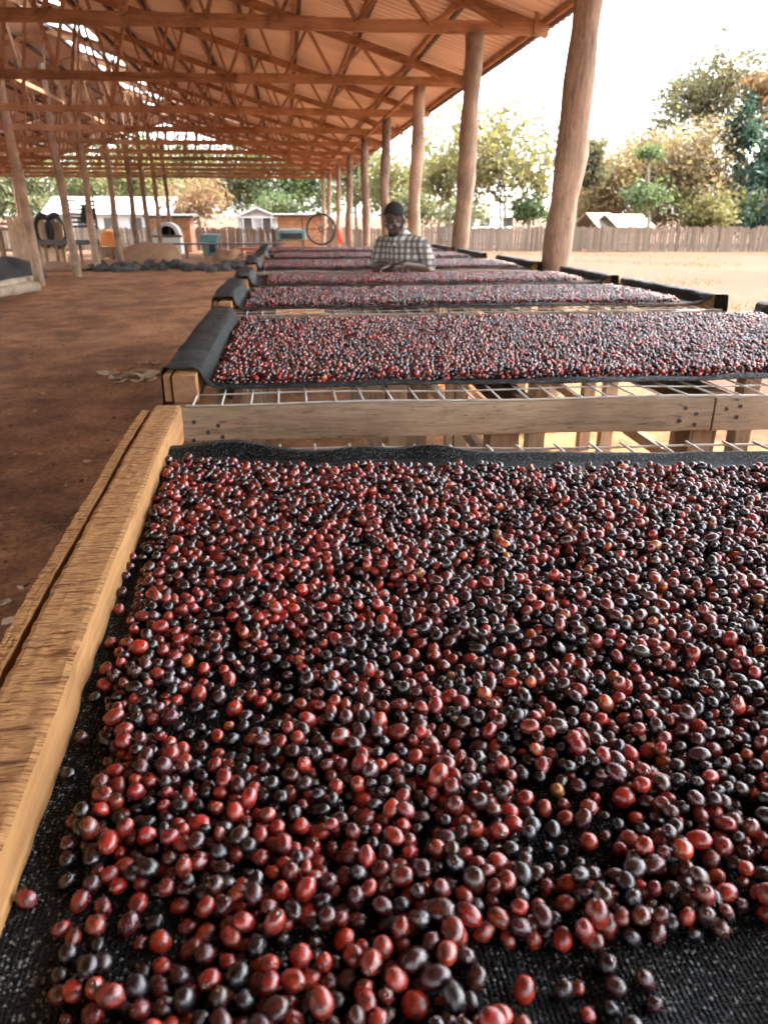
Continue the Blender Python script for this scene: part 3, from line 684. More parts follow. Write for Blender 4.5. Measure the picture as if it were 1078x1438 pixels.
def cherries(k):
    rs = random.Random(900 + k); D = deps[k]; single = set()
    if k == 0:
        sc = []
        for i, (x, y, z, r) in enumerate(D):
            a, b, dpt = topx((x, y, TZ + 0.01 + z))
            if 6 < a < 1072 and 600 < b < 1432: sc.append((r / dpt * (1.25 if z > 0.01 else 1.0), i))
        sc.sort(reverse=True); single = set(i for _, i in sc[:300])
    pos, turn, size, shape, col = [], [], [], [], []
    for i, (x, y, z, r) in enumerate(D):
        c, kind = tint(x, y, k, rs); sh = rs.choice((3, 7, 9, 11)) if (kind == 'dark' and rs.random() < 0.5) else rs.randrange(NV)
        tilt = rs.gauss(0, 1.0) if rs.random() < 0.8 else rs.uniform(0, 6.28)
        e = (math.pi / 2 + tilt, rs.uniform(-0.3, 0.3), rs.uniform(0, 6.283)); s = r * (0.94 if kind == 'dark' else 1.02) 
        base = TZ + 0.0130 + (0.0 if k == 0 or z < 0.0085 else 0.0035 * max(0.0, fb(x, y, 6.0, 60 + k)))
        if i in single:
            o = bpy.data.objects.new('coffee_cherry', CM[sh]); COL.objects.link(o); o.location = (x, y, base + z); o.rotation_euler = e; o.scale = (s, s, s); o['tint'] = [c[0], c[1], c[2]]
            tag(o, CLAB[kind][0], 'cherry', CLAB[kind][1]); continue
        pos.append((x, y, base + z)); turn.append(e); size.append((s, s, s)); shape.append(sh); col.append((*c, 1.0))
    me = bpy.data.meshes.new('coffee_cherries'); me.from_pydata(pos, [], [])
    a = me.attributes.new('turn', 'FLOAT_VECTOR', 'POINT'); a.data.foreach_set('vector', np.array(turn, np.float32).ravel())
    a = me.attributes.new('size', 'FLOAT_VECTOR', 'POINT'); a.data.foreach_set('vector', np.array(size, np.float32).ravel())
    a = me.attributes.new('shape', 'INT', 'POINT'); a.data.foreach_set('value', np.array(shape, np.int32))
    a = me.attributes.new('tint', 'FLOAT_COLOR', 'POINT'); a.data.foreach_set('color', np.array(col, np.float32).ravel())
    me.materials.append(M['cherry'])
    o = bpy.data.objects.new('coffee_cherries', me); COL.objects.link(o); tag(o, SLAB[k], 'cherries', kind='stuff')
    md = o.modifiers.new('scatter', 'NODES'); md.node_group = GN
for k in range(7): cherries(k)

# ------------------------------------------------------------------ the man sorting cherries
def bake(mb, name, m, parent, voxel, smooth=4, fac=0.5):
    o = mb.build(name, m, parent, True)
    r = o.modifiers.new('r', 'REMESH'); r.mode = 'VOXEL'; r.voxel_size = voxel; r.use_smooth_shade = True
    s = o.modifiers.new('s', 'SMOOTH'); s.iterations = smooth; s.factor = fac
    dg = bpy.context.evaluated_depsgraph_get(); me = bpy.data.meshes.new_from_object(o.evaluated_get(dg)); old = o.data
    o.modifiers.clear(); o.data = me; bpy.data.meshes.remove(old); me.name = name
    if not me.materials: me.materials.append(m)
    me.shade_smooth(); return o
def person():
    base = Vector((0.865, 5.63, gz(5.6))); A = Matrix.Rotation(R(-40), 3, 'Z')
    W = lambda x, y, z: base + A @ Vector((x, y, z))
    root = empty('person', base)
    tag(root, 'man in checked short-sleeved shirt sorting cherries, head bowed', 'person')
    skin = NT('dark_skin'); v = skin.coord(); n = skin.noise(v, 30, 4)
    skin = skin.done(skin.ramp(n, [(0.3, (0.036, 0.020, 0.014)), (0.7, (0.058, 0.033, 0.023))]), 0.45, skin.bump(skin.noise(v, 160, 3), 0.15, 0.002), 0.4)
    hairm = simple('black_hair', (0.014, 0.012, 0.011), 0.9, 0.5, 160, 0.7, bd=0.004)
    eyem = simple('eye_white', (0.16, 0.14, 0.12), 0.3, 0.05, 5, 0.0)
    trm = simple('dark_trousers', (0.03, 0.032, 0.04), 0.85, 0.3, 12, 0.4)
    shm = simple('worn_shoe', (0.05, 0.035, 0.025), 0.7, 0.3, 12, 0.3)
    def plaid():
        t = NT('checked_cotton'); v = t.coord(); sx = t.n('SeparateXYZ'); t.t.links.new(v, sx.inputs[0])
        def band(src, per, lo, ph=0.0):
            q = t.math('FRACT', t.math('ADD', t.math('DIVIDE', src, per), ph + 10.0)); d = t.math('ABSOLUTE', t.math('SUBTRACT', q, 0.5))
            return t.math('MULTIPLY', t.math('SUBTRACT', d, lo), 14.0, clamp=True)
        # stripes run round the trunk and along it
        ang = t.math('ADD', t.math('MULTIPLY', sx.outputs[0], 0.77), t.math('MULTIPLY', sx.outputs[1], -0.64))
        a = band(ang, 0.042, 0.20); b = band(sx.outputs[2], 0.042, 0.26); a2 = band(ang, 0.042, 0.46, 0.5); b2 = band(sx.outputs[2], 0.042, 0.46, 0.5)
        col = t.mix(t.math('MULTIPLY', a, 0.78), (0.44, 0.41, 0.35), (0.055, 0.05, 0.052)); col = t.mix(t.math('MULTIPLY', b, 0.72), col, (0.060, 0.058, 0.064))
        col = t.mix(t.math('MULTIPLY', t.math('MAXIMUM', a2, b2), 0.5), col, (0.20, 0.12, 0.07))
        return t.done(col, 0.9, t.bump(t.noise(v, 7, 4, 0.6, 0.6), 0.6, 0.02), 0.15)
    plm = plaid()
    H = Matrix.Rotation(R(24), 3, 'X')                         # bow of the head
    Hz = Matrix.Rotation(R(6), 3, 'Z')
    hc = Vector((-0.015, -0.115, 1.452))
    def HP(x, y, z): return W(*(hc + Hz @ (H @ Vector((x, y, z)))))
    HM = A @ Hz @ H
    S = 0.94                                                    # head scale
    b = MB()
    e = lambda p, r, q=HM: b.ell(HP(*[c * S for c in p]), [c * S for c in r], q, 20, 14)
    e((0, 0.012, 0.025), (0.074, 0.094, 0.095)); e((0, -0.018, -0.035), (0.060, 0.072, 0.072)); e((0, -0.040, -0.080), (0.044, 0.045, 0.034)); e((0, -0.065, -0.094), (0.024, 0.02, 0.018))
    e((0, -0.080, 0.018), (0.050, 0.016, 0.012)); e((-0.038, -0.066, -0.018), (0.02, 0.018, 0.018)); e((0.038, -0.066, -0.018), (0.02, 0.018, 0.018))
    e((0, -0.092, -0.012), (0.010, 0.014, 0.026)); e((0, -0.098, -0.030), (0.019, 0.015, 0.012)); e((0, -0.086, -0.060), (0.025, 0.012, 0.007)); e((0, -0.084, -0.071), (0.023, 0.012, 0.008))
    for s in (-1, 1): e((s * 0.074, 0.018, -0.008), (0.010, 0.020, 0.033))
    def limb(pts, rad):
        for k in range(len(pts) - 1): b.tube([W(*pts[k]), W(*[(p + q) / 2 for p, q in zip(pts[k], pts[k + 1])]), W(*pts[k + 1])], [rad[k], (rad[k] + rad[k + 1]) / 2 * 1.03, rad[k + 1]], 14)
        for p, r in zip(pts, rad): b.ell(W(*p), (r, r, r), None, 14, 8)
    limb([(0, -0.045, 1.32), (-0.006, -0.085, 1.40)], [0.060, 0.055])
    limb([(0, -0.03, 1.26), (0, -0.01, 1.12), (0, 0.0, 1.0), (0, 0.02, 0.9)], [0.105, 0.105, 0.106, 0.115])
    SH = {1: (0.158, -0.030, 1.275), -1: (-0.158, -0.040, 1.275)}; EL = {1: (0.195, 0.050, 1.115), -1: (-0.168, -0.115, 1.125)}; WR = {1: (0.112, -0.180, 1.150), -1: (0.020, -0.262, 1.145)}
    for s in (1, -1):
        limb([(s * 0.09, -0.03, 1.27), SH[s], EL[s], WR[s]], [0.07, 0.055, 0.043, 0.026])
        # hand: palm and five bent fingers over the net
        wv = Vector(WR[s]); d = (Vector((0.02 * s + 0.03, -0.36, 1.125)) - wv).normalized(); sd2 = d.cross(Vector((0, 0, 1))).normalized(); u = sd2.cross(d)
        pc = wv + d * 0.045
        for q in (-0.026, -0.009, 0.009, 0.026):
            b.tube([W(*(wv + d * 0.005 + sd2 * q * 0.6)), W(*(pc + sd2 * q)), W(*(pc + d * 0.045 + sd2 * q * 1.1))], [0.016, 0.0165, 0.012], 10)
        for k, q in enumerate((-0.030, -0.010, 0.010, 0.029)):
            ln = (0.026, 0.031, 0.029, 0.023)[k]; p0 = pc + d * 0.042 + sd2 * q * 1.1; p1 = p0 + d * ln + u * 0.002; p2 = p1 + d * ln * 0.7 - u * ln * 0.6; p3 = p2 + d * ln * 0.15 - u * ln * 0.55
            for a_, c_, r1, r2 in ((p0, p1, 0.0095, 0.0088), (p1, p2, 0.0088, 0.0080), (p2, p3, 0.0080, 0.0068)):
                b.tube([W(*a_), W(*c_)], [r1, r2], 8); b.ell(W(*c_), (r2, r2, r2), None, 8, 6)
        t0 = wv + d * 0.022 - sd2 * s * 0.026; t1 = t0 + d * 0.028 - sd2 * s * 0.020 - u * 0.008; t2 = t1 + d * 0.026 + sd2 * s * 0.004 - u * 0.012
        for a_, c_, r1, r2 in ((t0, t1, 0.0125, 0.0105), (t1, t2, 0.0105, 0.0085)):
            b.tube([W(*a_), W(*c_)], [r1, r2], 8); b.ell(W(*c_), (r2, r2, r2), None, 8, 6)
        limb([(s * 0.085, 0.02, 0.90), (s * 0.10, 0.0, 0.50), (s * 0.105, 0.03, 0.10)], [0.085, 0.056, 0.042])
        limb([(s * 0.105, 0.03, 0.06), (s * 0.115, -0.12, 0.045)], [0.04, 0.035])
    body = bake(b, 'body', skin, root, 0.0065, 3)
    # hair, beard, eyes
    hb = MB(); hb.ell((0, 0, 0), (0.0755, 0.0955, 0.0962), None, 56, 36); ce = Vector((0, 0.012, 0.025)); q0 = [Vector(p) + ce for p in hb.v]
    hb.f = [f_ for f_ in hb.f if all(q0[i].z > 0.020 - 0.55 * q0[i].y + 0.012 * mnoise.noise(q0[i] * 60) - 0.25 * abs(q0[i].x) + 0.008 for i in f_)]
    hb.v = [HP(*(p * S)) for p in q0]
    hair = hb.build('hair', hairm, root, True); ho = hair.modifiers.new('t', 'SOLIDIFY'); ho.thickness = 0.004; ho.offset = 0.0
    bd_ = MB(); bd_.ell(HP(0, -0.040, -0.082), (0.047, 0.046, 0.028), HM, 16, 10); bd_.ell(HP(0, -0.066, -0.092), (0.026, 0.02, 0.018), HM, 14, 8)
    for s in (-1, 1): bd_.ell(HP(s * 0.052, -0.004, -0.055), (0.013, 0.028, 0.03), HM, 12, 8)
    bake(bd_, 'beard', hairm, root, 0.006, 3)
    for s in (-1, 1):
        MB().ell(HP(s * 0.027, -0.069, -0.004), (0.010, 0.008, 0.006), HM, 10, 8).build('eye', eyem, root, True)
    # shirt
    b = MB()
    limb([(0, -0.035, 1.27), (0, -0.02, 1.13), (0, 0.0, 1.0), (0, 0.015, 0.88)], [0.112, 0.118, 0.118, 0.13])
    for s in (-1, 1):
        limb([(s * 0.06, -0.04, 1.265), (s * 0.062, -0.03, 1.15), (s * 0.062, 0.0, 1.0), (s * 0.07, 0.01, 0.86)], [0.085, 0.098, 0.096, 0.104])
        m_ = tuple((p * 0.16 + q * 0.84) for p, q in zip(SH[s], EL[s]))
        limb([(s * 0.09, -0.04, 1.275), SH[s], m_], [0.068, 0.064, 0.062])
    limb([(0, -0.045, 1.31), (0, -0.062, 1.345)], [0.080, 0.068])
    shirt = bake(b, 'shirt', plm, root, 0.009, 5)
    cb = MB()
    for s in (-1, 1):
        P = np.zeros((2, 8, 3))
        for i in range(8):
            a_ = R(90) - s * R(200 * i / 7); rr = 0.070
            c0 = (rr * math.cos(a_) * 0.98, -0.072 + rr * math.sin(a_) * 1.05, 1.362 - 0.035 * (i / 7)); c1 = ((rr + 0.022) * math.cos(a_) * 1.05, -0.068 + (rr + 0.024) * math.sin(a_) * 1.1, 1.325 - 0.055 * (i / 7) ** 1.5)
            P[0, i] = W(*c0); P[1, i] = W(*c1)
        cb.grid(P)
    co = cb.build('collar', plm, shirt, True); so_ = co.modifiers.new('t', 'SOLIDIFY'); so_.thickness = 0.006
    for k in range(4): MB().ell(W(0.0, -0.152 + 0.008 * k, 1.22 - 0.075 * k), (0.005, 0.003, 0.005)).build('button', eyem, shirt, True)
    b = MB(); limb([(0, 0.02, 0.93), (0, 0.02, 0.86)], [0.128, 0.13])
    for s in (-1, 1): limb([(s * 0.085, 0.02, 0.88), (s * 0.10, 0.0, 0.50), (s * 0.105, 0.03, 0.09)], [0.105, 0.078, 0.068])
    bake(b, 'trousers', trm, root, 0.010, 4)
    for s in (-1, 1):
        b = MB(); limb([(s * 0.105, 0.05, 0.045), (s * 0.112, -0.06, 0.04), (s * 0.118, -0.15, 0.034)], [0.046, 0.046, 0.04]); bake(b, 'shoe', shm, root, 0.008, 3)
person()

# ------------------------------------------------------------------ fence
def fY(x): return 45.0 - 0.28 * (x - 12.7)
def fence():
    root = empty('plank_fence', (12.7, 45.0, gz(45))); tag(root, 'weathered upright plank fence closing off the far side of the yard', 'fence')
    fm = NT('fence_plank_wood'); g = fm.n('NewGeometry'); v = fm.world((8, 8, 1.0)); n = fm.noise(v, 1.2, 5)
    f = fm.math('ADD', fm.math('MULTIPLY', g.outputs['Random Per Island'], 0.6), fm.math('MULTIPLY', n, 0.4))
    fm = fm.done(fm.ramp(f, [(0.1, (0.10, 0.072, 0.05)), (0.45, (0.17, 0.125, 0.088)), (0.75, (0.21, 0.15, 0.105)), (1.0, (0.19, 0.10, 0.065))]), 0.85, None, 0.2)
    mb = MB(); x = -46.0; u = Vector((1, -0.28, 0)).normalized()
    while x < 48:
        wd = random.uniform(0.08, 0.15); y = fY(x); h = 1.31 + random.uniform(-0.09, 0.08) + 0.05 * mnoise.noise((x * 0.4, 0, 0)); z0 = gz(y) - 0.1
        m_ = rotm(random.uniform(-0.02, 0.02), random.uniform(-0.02, 0.02), math.atan2(u.y, u.x) + random.uniform(-0.05, 0.05))
        mb.box((x, y + random.uniform(-0.012, 0.012), z0 + (h + 0.1) / 2), (wd, 0.022, h + 0.1), m_); x += (wd + random.choice((0.004, 0.01, 0.02, 0.05))) * u.x
    o = mb.build('planks', fm, root); o['kind'] = 'stuff'
    for z in (0.35, 1.05): MB().beam((-46, fY(-46) + 0.06, gz(fY(-46)) + z), (48, fY(48) + 0.06, gz(fY(48)) + z), 0.05, 0.08).build('rail', fm, root)
    x = -45.0; P0 = None
    while x < 48:
        if P0 is None:
            P0 = MB().box((x, fY(x) + 0.12, gz(fY(x)) + 0.62), (0.1, 0.1, 1.5)).build('post', fm, root); ox = x
        else:
            c = P0.copy(); COL.objects.link(c); c.location = (x - ox, fY(x) - fY(ox), gz(fY(x)) - gz(fY(ox)))
        x += 2.6
fence()

# ------------------------------------------------------------------ trees
BR = M['bark']
def tree(name, label, px, Y, rx, rz, leaves, lsize, mat, trunk_r=0.12, limbs=9, sub=5, sig=0.45, ry=None, group='trees beyond the fence', seed=0, stems=1, base_dx=0.0, crown_h=None):
    """px: photograph pixel of the crown's middle at distance Y; rx, rz: crown radii in metres"""
    rs = random.Random(seed + int(px[0] * 7)); nr = np.random.default_rng(seed + int(px[0]) + 1000)
    c = Vector(ony(px[0], px[1], Y).tolist()); ry = ry or rx; g = gz(Y)
    root = empty(name, (c.x + base_dx, Y, g - 0.05)); tag(root, label, 'tree', group)
    mb = MB(); tips = []
    for st in range(stems):
        bx = c.x + base_dx + (rs.uniform(-0.5, 0.5) * rx * 0.8 if stems > 1 else 0); by = Y + rs.uniform(-0.3, 0.3)
        top = Vector((c.x + (bx - c.x) * 0.8 + rs.uniform(-0.2, 0.2), by, max(c.z - rz * 0.35, g + 0.8)))
        b0 = Vector((bx, by, g - 0.15)); pts = [b0.lerp(top, q) + Vector((rs.uniform(-1, 1), rs.uniform(-1, 1), 0)) * trunk_r * 0.7 * (0 if q == 0 else 1) for q in (0, 0.25, 0.5, 0.75, 1)]
        mb.tube(pts, [trunk_r * q for q in (1.25, 1, 0.9, 0.8, 0.7)], 8)
        for k in range(max(3, limbs // stems)):
            a = rs.uniform(0, 6.283); ph = math.asin(rs.uniform(-0.55, 1.0)); rr = rs.uniform(0.55, 0.95)
            e = Vector((c.x + rx * rr * math.cos(ph) * math.cos(a), Y + ry * rr * math.cos(ph) * math.sin(a), c.z + rz * rr * math.sin(ph)))
            s0 = pts[-1] if rs.random() < 0.6 else pts[-2]; mid = s0.lerp(e, 0.5) + Vector((rs.uniform(-1, 1), rs.uniform(-1, 1), rs.uniform(0, 1))) * 0.12 * rx
            mb.tube([s0, mid, e], [trunk_r * 0.5, trunk_r * 0.3, trunk_r * 0.12], 6)
            for q in range(sub):
                t_ = rs.uniform(0.3, 1.0); p0 = (s0.lerp(mid, t_ * 2) if t_ < 0.5 else mid.lerp(e, t_ * 2 - 1))
                p1 = p0 + Vector((rs.gauss(0, 1), rs.gauss(0, 1), rs.gauss(0.25, 0.8))).normalized() * rs.uniform(0.18, 0.42) * min(rx, rz)
                mb.tube([p0, p1], [trunk_r * 0.14, trunk_r * 0.05], 4, False); tips.append(p1); tips.append(p0.lerp(p1, 0.6))
            tips.append(e)
    mb.build('trunk', BR, root, True)
    T = np.array([list(t) for t in tips]); wgt = nr.uniform(0.3, 1.0, len(T)); wgt /= wgt.sum()
    pos = T[nr.choice(len(T), leaves, p=wgt)] + nr.normal(0, sig, (leaves, 3)) * [1, 1, 0.8]
    pos = pos[pos[:, 2] > g + 0.2]; n = len(pos)
    d1 = nr.normal(0, 1, (n, 3)); d1 /= np.linalg.norm(d1, axis=1)[:, None]; d2 = np.cross(d1, nr.normal(0, 1, (n, 3))); d2 /= np.linalg.norm(d2, axis=1)[:, None]
    s_ = lsize * nr.uniform(0.6, 1.35, n)[:, None]; nn = np.cross(d1, d2)
    V = np.stack([pos - d1 * s_, pos + d2 * s_ * 0.42 + nn * s_ * 0.12, pos + d1 * s_, pos - d2 * s_ * 0.42 + nn * s_ * 0.12], 1).reshape(-1, 3)
    fastmesh('crown', V - np.array(list(root.location)), 4, mat, root)
    return root
LM = {
 'light': leafmat('light_green_leaves', (0.09, 0.10, 0.038), (0.145, 0.148, 0.055), (0.20, 0.165, 0.075)),
 'olive': leafmat('olive_leaves', (0.06, 0.064, 0.034), (0.095, 0.095, 0.052), (0.14, 0.122, 0.07)),
 'dry': leafmat('dry_brown_leaves', (0.16, 0.10, 0.055), (0.215, 0.145, 0.082), (0.215, 0.175, 0.095)),
 'dark': leafmat('dark_green_leaves', (0.018, 0.044, 0.034), (0.032, 0.066, 0.048), (0.06, 0.098, 0.06), 0.3),
 'green': leafmat('fresh_green_leaves', (0.04, 0.07, 0.028), (0.065, 0.10, 0.04), (0.10, 0.13, 0.055)),
 'flower': leafmat('orange_blossom', (0.17, 0.07, 0.035), (0.22, 0.11, 0.06), (0.20, 0.15, 0.085)),
 'pale': leafmat('pale_green_leaves', (0.08, 0.10, 0.05), (0.125, 0.14, 0.07), (0.18, 0.175, 0.095)),
}
tree('tall_tree', 'tall feathery olive tree rising over the dry brown trees', (1000, 135), 60, 5.2, 4.6, 6500, 0.20, LM['olive'], 0.16, 26, 8, 0.42, seed=1)
tree('tall_tree', 'second feathery olive tree standing at the edge of the dark green tree', (1120, 120), 62, 4.6, 4.8, 5000, 0.2, LM['olive'], 0.16, 14, 7, 0.42, seed=2)
tree('dry_tree', 'dry brown-leaved tree spreading beside the two cream roofs', (868, 262), 57, 4.4, 3.6, 8500, 0.18, LM['dry'], 0.14, 18, 7, 0.6, seed=3)
tree('dry_tree', 'dry brown-leaved tree right in front of the dark green tree', (972, 252), 55, 4.8, 4.2, 11000, 0.18, LM['dry'], 0.14, 20, 7, 0.65, seed=4)
tree('dense_tree', 'dense dark green tree at the edge of the dry trees', (1078, 245), 53, 3.3, 5.4, 12000, 0.22, LM['dark'], 0.18, 16, 6, 0.55, seed=5)
tree('dense_tree', 'narrow dark green treetop next to the orange blossom', (1040, 180), 54, 1.3, 2.6, 2200, 0.20, LM['dark'], 0.12, 9, 5, 0.32, seed=6)
tree('flowering_tree', 'tree topped with orange blossom above the dark green tree', (1078, 135), 55, 1.7, 1.9, 1500, 0.22, LM['flower'], 0.12, 9, 5, 0.35, seed=7)
tree('bushy_tree', 'light green bushy tree low behind the fence by the dark tree', (1020, 300), 50, 3.2, 1.6, 4500, 0.17, LM['light'], 0.1, 9, 5, 0.4, seed=8)
tree('leafy_tree', 'broad airy yellow-green tree with thin stems between the shed posts', (690, 225), 50, 4.9, 4.5, 4600, 0.22, LM['light'], 0.08, 34, 8, 0.42, seed=9, stems=4)
tree('leafy_tree', 'smaller airy yellow-green tree closer to the shed eave', (615, 225), 54, 3.0, 3.8, 2600, 0.2, LM['light'], 0.07, 16, 6, 0.36, seed=10, stems=2)
tree('leafy_tree', 'olive tree half hidden by the leaning log post', (815, 235), 52, 1.9, 2.4, 2600, 0.22, LM['olive'], 0.12, 9, 6, 0.32, seed=11)
tree('leafy_tree', 'low dark-stemmed green tree against the fence behind the log post', (745, 290), 48.5, 1.5, 1.1, 900, 0.2, LM['green'], 0.12, 8, 5, 0.28, seed=12)
for i, (x, y, Y, rx, rz, mt, lab) in enumerate([
    (30, 262, 74, 5, 4.5, 'pale', 'pale green tree above the hanging tyres'), (120, 255, 80, 6, 5, 'pale', 'pale green tree over the long white roof'), (205, 262, 72, 4.5, 4.2, 'light', 'yellow-green tree behind the upright plank hut'),
    (278, 282, 66, 2.6, 2.0, 'flower', 'orange-blossomed tree between the huts'), (345, 250, 82, 6, 5.0, 'pale', 'pale tree behind the white gabled house'), (425, 255, 78, 5, 5, 'green', 'fresh green tree behind the horizontal-board hut'),
    (500, 245, 70, 3.6, 4.6, 'pale', 'pale green tree in the gaps of the crowded shed posts'), (560, 262, 66, 3.2, 3.4, 'light', 'yellow-green tree standing behind the man'), (-60, 255, 76, 6, 5, 'pale', 'pale green tree beyond the dark heap'), (-170, 255, 76, 6, 5, 'olive', 'olive tree beyond the left end of the shed'),
    (390, 292, 68, 2.4, 1.3, 'green', 'low green tree beside the white gabled house'), (240, 240, 90, 7, 6, 'green', 'tall fresh green tree far behind the upright plank hut')]):
    tree('background_tree', lab, (x, y), Y, rx, rz, int(rx * rz * 230), 0.24, LM[mt], 0.15, 18, 6, 0.65, seed=40 + i, group='trees beyond the shed')
for i, (x, y, Y, rx, rz, mt, lab) in enumerate([
    (835, 285, 64, 2.6, 2.2, 'dry', 'low dry bush behind the cream-roofed houses'), (925, 300, 54, 2.6, 1.5, 'dry', 'low dry bush right of the slim tufted tree'), (975, 300, 52, 2.4, 1.6, 'light', 'low yellow-green bush under the dry brown tree'),
    (1060, 300, 50, 2.4, 1.7, 'dark', 'low dark bush under the dense dark tree'), (650, 296, 58, 2.6, 1.4, 'pale', 'pale bush under the broad airy tree'), (590, 290, 58, 2.2, 2.0, 'pale', 'pale bush beside the man'), (905, 225, 66, 4.2, 3.0, 'dry', 'taller dry tree rising behind the slim tufted tree')]):
    tree('bushy_tree', lab, (x, y), Y, rx, rz, int(rx * rz * 420), 0.18, LM[mt], 0.08, 14, 6, 0.5, seed=70 + i)
def papaya():
    p = ony(905, 346, 43.6); root = empty('papaya_tree', (p[0], 43.6, gz(43.6))); tag(root, 'slim bare-stemmed tree with two green leaf tufts in front of the fence', 'tree')
    x, y, g = p[0], 43.6, gz(43.6); t1 = Vector(ony(912, 215, 43.6).tolist()); t2 = Vector(ony(908, 275, 43.6).tolist())
    MB().tube([(x, y, g - 0.2), (x + 0.05, y, g + 1.6), t2, t1], [0.12, 0.1, 0.09, 0.06], 8).build('trunk', M['bark'], root, True)
    nr = np.random.default_rng(5); Vs = []
    for c, r, n in ((t1, 0.55, 420), (t2, 0.95, 700)):
        pos = np.array(list(c)) + nr.normal(0, 1, (n, 3)) * [r * 0.62, r * 0.62, r * 0.36]
        d1 = nr.normal(0, 1, (n, 3)); d1[:, 2] -= 0.5; d1 /= np.linalg.norm(d1, axis=1)[:, None]; d2 = np.cross(d1, nr.normal(0, 1, (n, 3))); d2 /= np.linalg.norm(d2, axis=1)[:, None]
        s_ = 0.17 * nr.uniform(0.6, 1.3, n)[:, None]; Vs.append(np.stack([pos - d1 * s_, pos + d2 * s_ * 0.5, pos + d1 * s_, pos - d2 * s_ * 0.5], 1).reshape(-1, 3))
    fastmesh('crown', np.concatenate(Vs) - np.array(list(root.location)), 4, LM['green'], root)
papaya()

# ------------------------------------------------------------------ houses beyond the fence
def gable(name, label, x0, x1, eave, ridge, Y, dep, wallm, roofm, along=False, windows=0):
    a = ony(x0, eave, Y); b = ony(x1, eave, Y); r = ony((x0 + x1) / 2, ridge, Y); g = gz(Y); cx = (a[0] + b[0]) / 2; hw = (b[0] - a[0]) / 2
    root = empty(name, (cx, Y, g)); tag(root, label, 'house', 'houses beyond the fence')
    ze, zr = (a[2] + b[2]) / 2, r[2]
    if not along:                                   # the gable faces the yard
        w_ = hw * 0.82
        v = [(cx - w_, Y, g - 0.2), (cx + w_, Y, g - 0.2), (cx + w_, Y, ze), (cx, Y, zr - 0.1), (cx - w_, Y, ze)]; v += [(p[0], p[1] + dep, p[2]) for p in v]
        MB().add(v, [(0, 1, 2, 3, 4), (9, 8, 7, 6, 5)] + [(i, 5 + i, 5 + (i + 1) % 5, (i + 1) % 5) for i in range(5)]).build('wall', wallm, root)
        for s in (-1, 1):
            MB().beam((cx + s * hw / 2, Y - 0.5, (ze + zr) / 2 - 0.02), (cx + s * hw / 2, Y + dep + 0.5, (ze + zr) / 2 - 0.02), math.hypot(hw, zr - ze), 0.06, (s * (zr - ze), 0, hw)).build('roof', roofm, root)
            MB().beam((cx + s * hw, Y - 0.53, ze - 0.04), (cx, Y - 0.53, zr - 0.02), 0.05, 0.16).build('barge_board', M['white'], root)
        MB().beam((cx - hw * 0.9, Y - 0.45, ze), (cx + hw * 0.9, Y - 0.45, ze), 0.06, 0.12).build('tie_beam', M['white'], root)
        for s in (-0.6, -0.2, 0.2, 0.6): MB().box((cx + s * hw, Y - 0.45, (ze + g) / 2), (0.1, 0.1, ze - g)).build('porch_post', M['white'], root)
        for s in (-0.45, 0.35): MB().box((cx + s * hw, Y - 0.03, g + 1.5), (0.8, 0.06, 1.0)).build('window', M['darkroof'], root)
    else:
        MB().box((cx, Y + dep / 2, (g + ze) / 2 - 0.1), (hw * 1.9, dep, ze - g + 0.2)).build('wall', wallm, root)
        for s, y0 in ((1, Y - 0.5), (-1, Y + dep + 0.5)):
            v = [(cx - hw, y0, ze - 0.05), (cx + hw, y0, ze - 0.05), (cx + hw, Y + dep / 2, zr), (cx - hw, Y + dep / 2, zr)]; v += [(p[0], p[1], p[2] + 0.06) for p in v]
            MB().add(v, BOXF if s > 0 else [tuple(reversed(q)) for q in BOXF]).build('roof', roofm, root)
        for k in range(windows):
            xw = cx - hw * 0.8 + 1.6 * hw * k / max(1, windows - 1); MB().box((xw, Y - 0.02, g + 1.5), (0.9, 0.06, 1.0)).build('window', M['darkroof'], root)
gable('gabled_house', 'small white gabled house with open porch behind the fence', 328, 394, 305, 291, 62, 6, M['white'], M['creamroof'])
gable('long_house', 'long low house with bright white roof behind the log posts', 60, 244, 300, 276, 66, 7, M['white'], M['whiteroof'], True, 5)
gable('low_house', 'low house with cream roof nearer the leaning log post', 836, 872, 320, 300, 50, 4, M['plankwall'], M['creamroof'], True, 0)
gable('low_house', 'low house with cream roof by the slim tufted tree', 862, 916, 319, 302, 48.2, 3.5, M['plankwall'], M['creamroof'], True, 0)
gable('low_house', 'pale low house behind the airy yellow-green tree', 640, 720, 320, 309, 66, 5, M['white'], M['whiteroof'], True, 3)

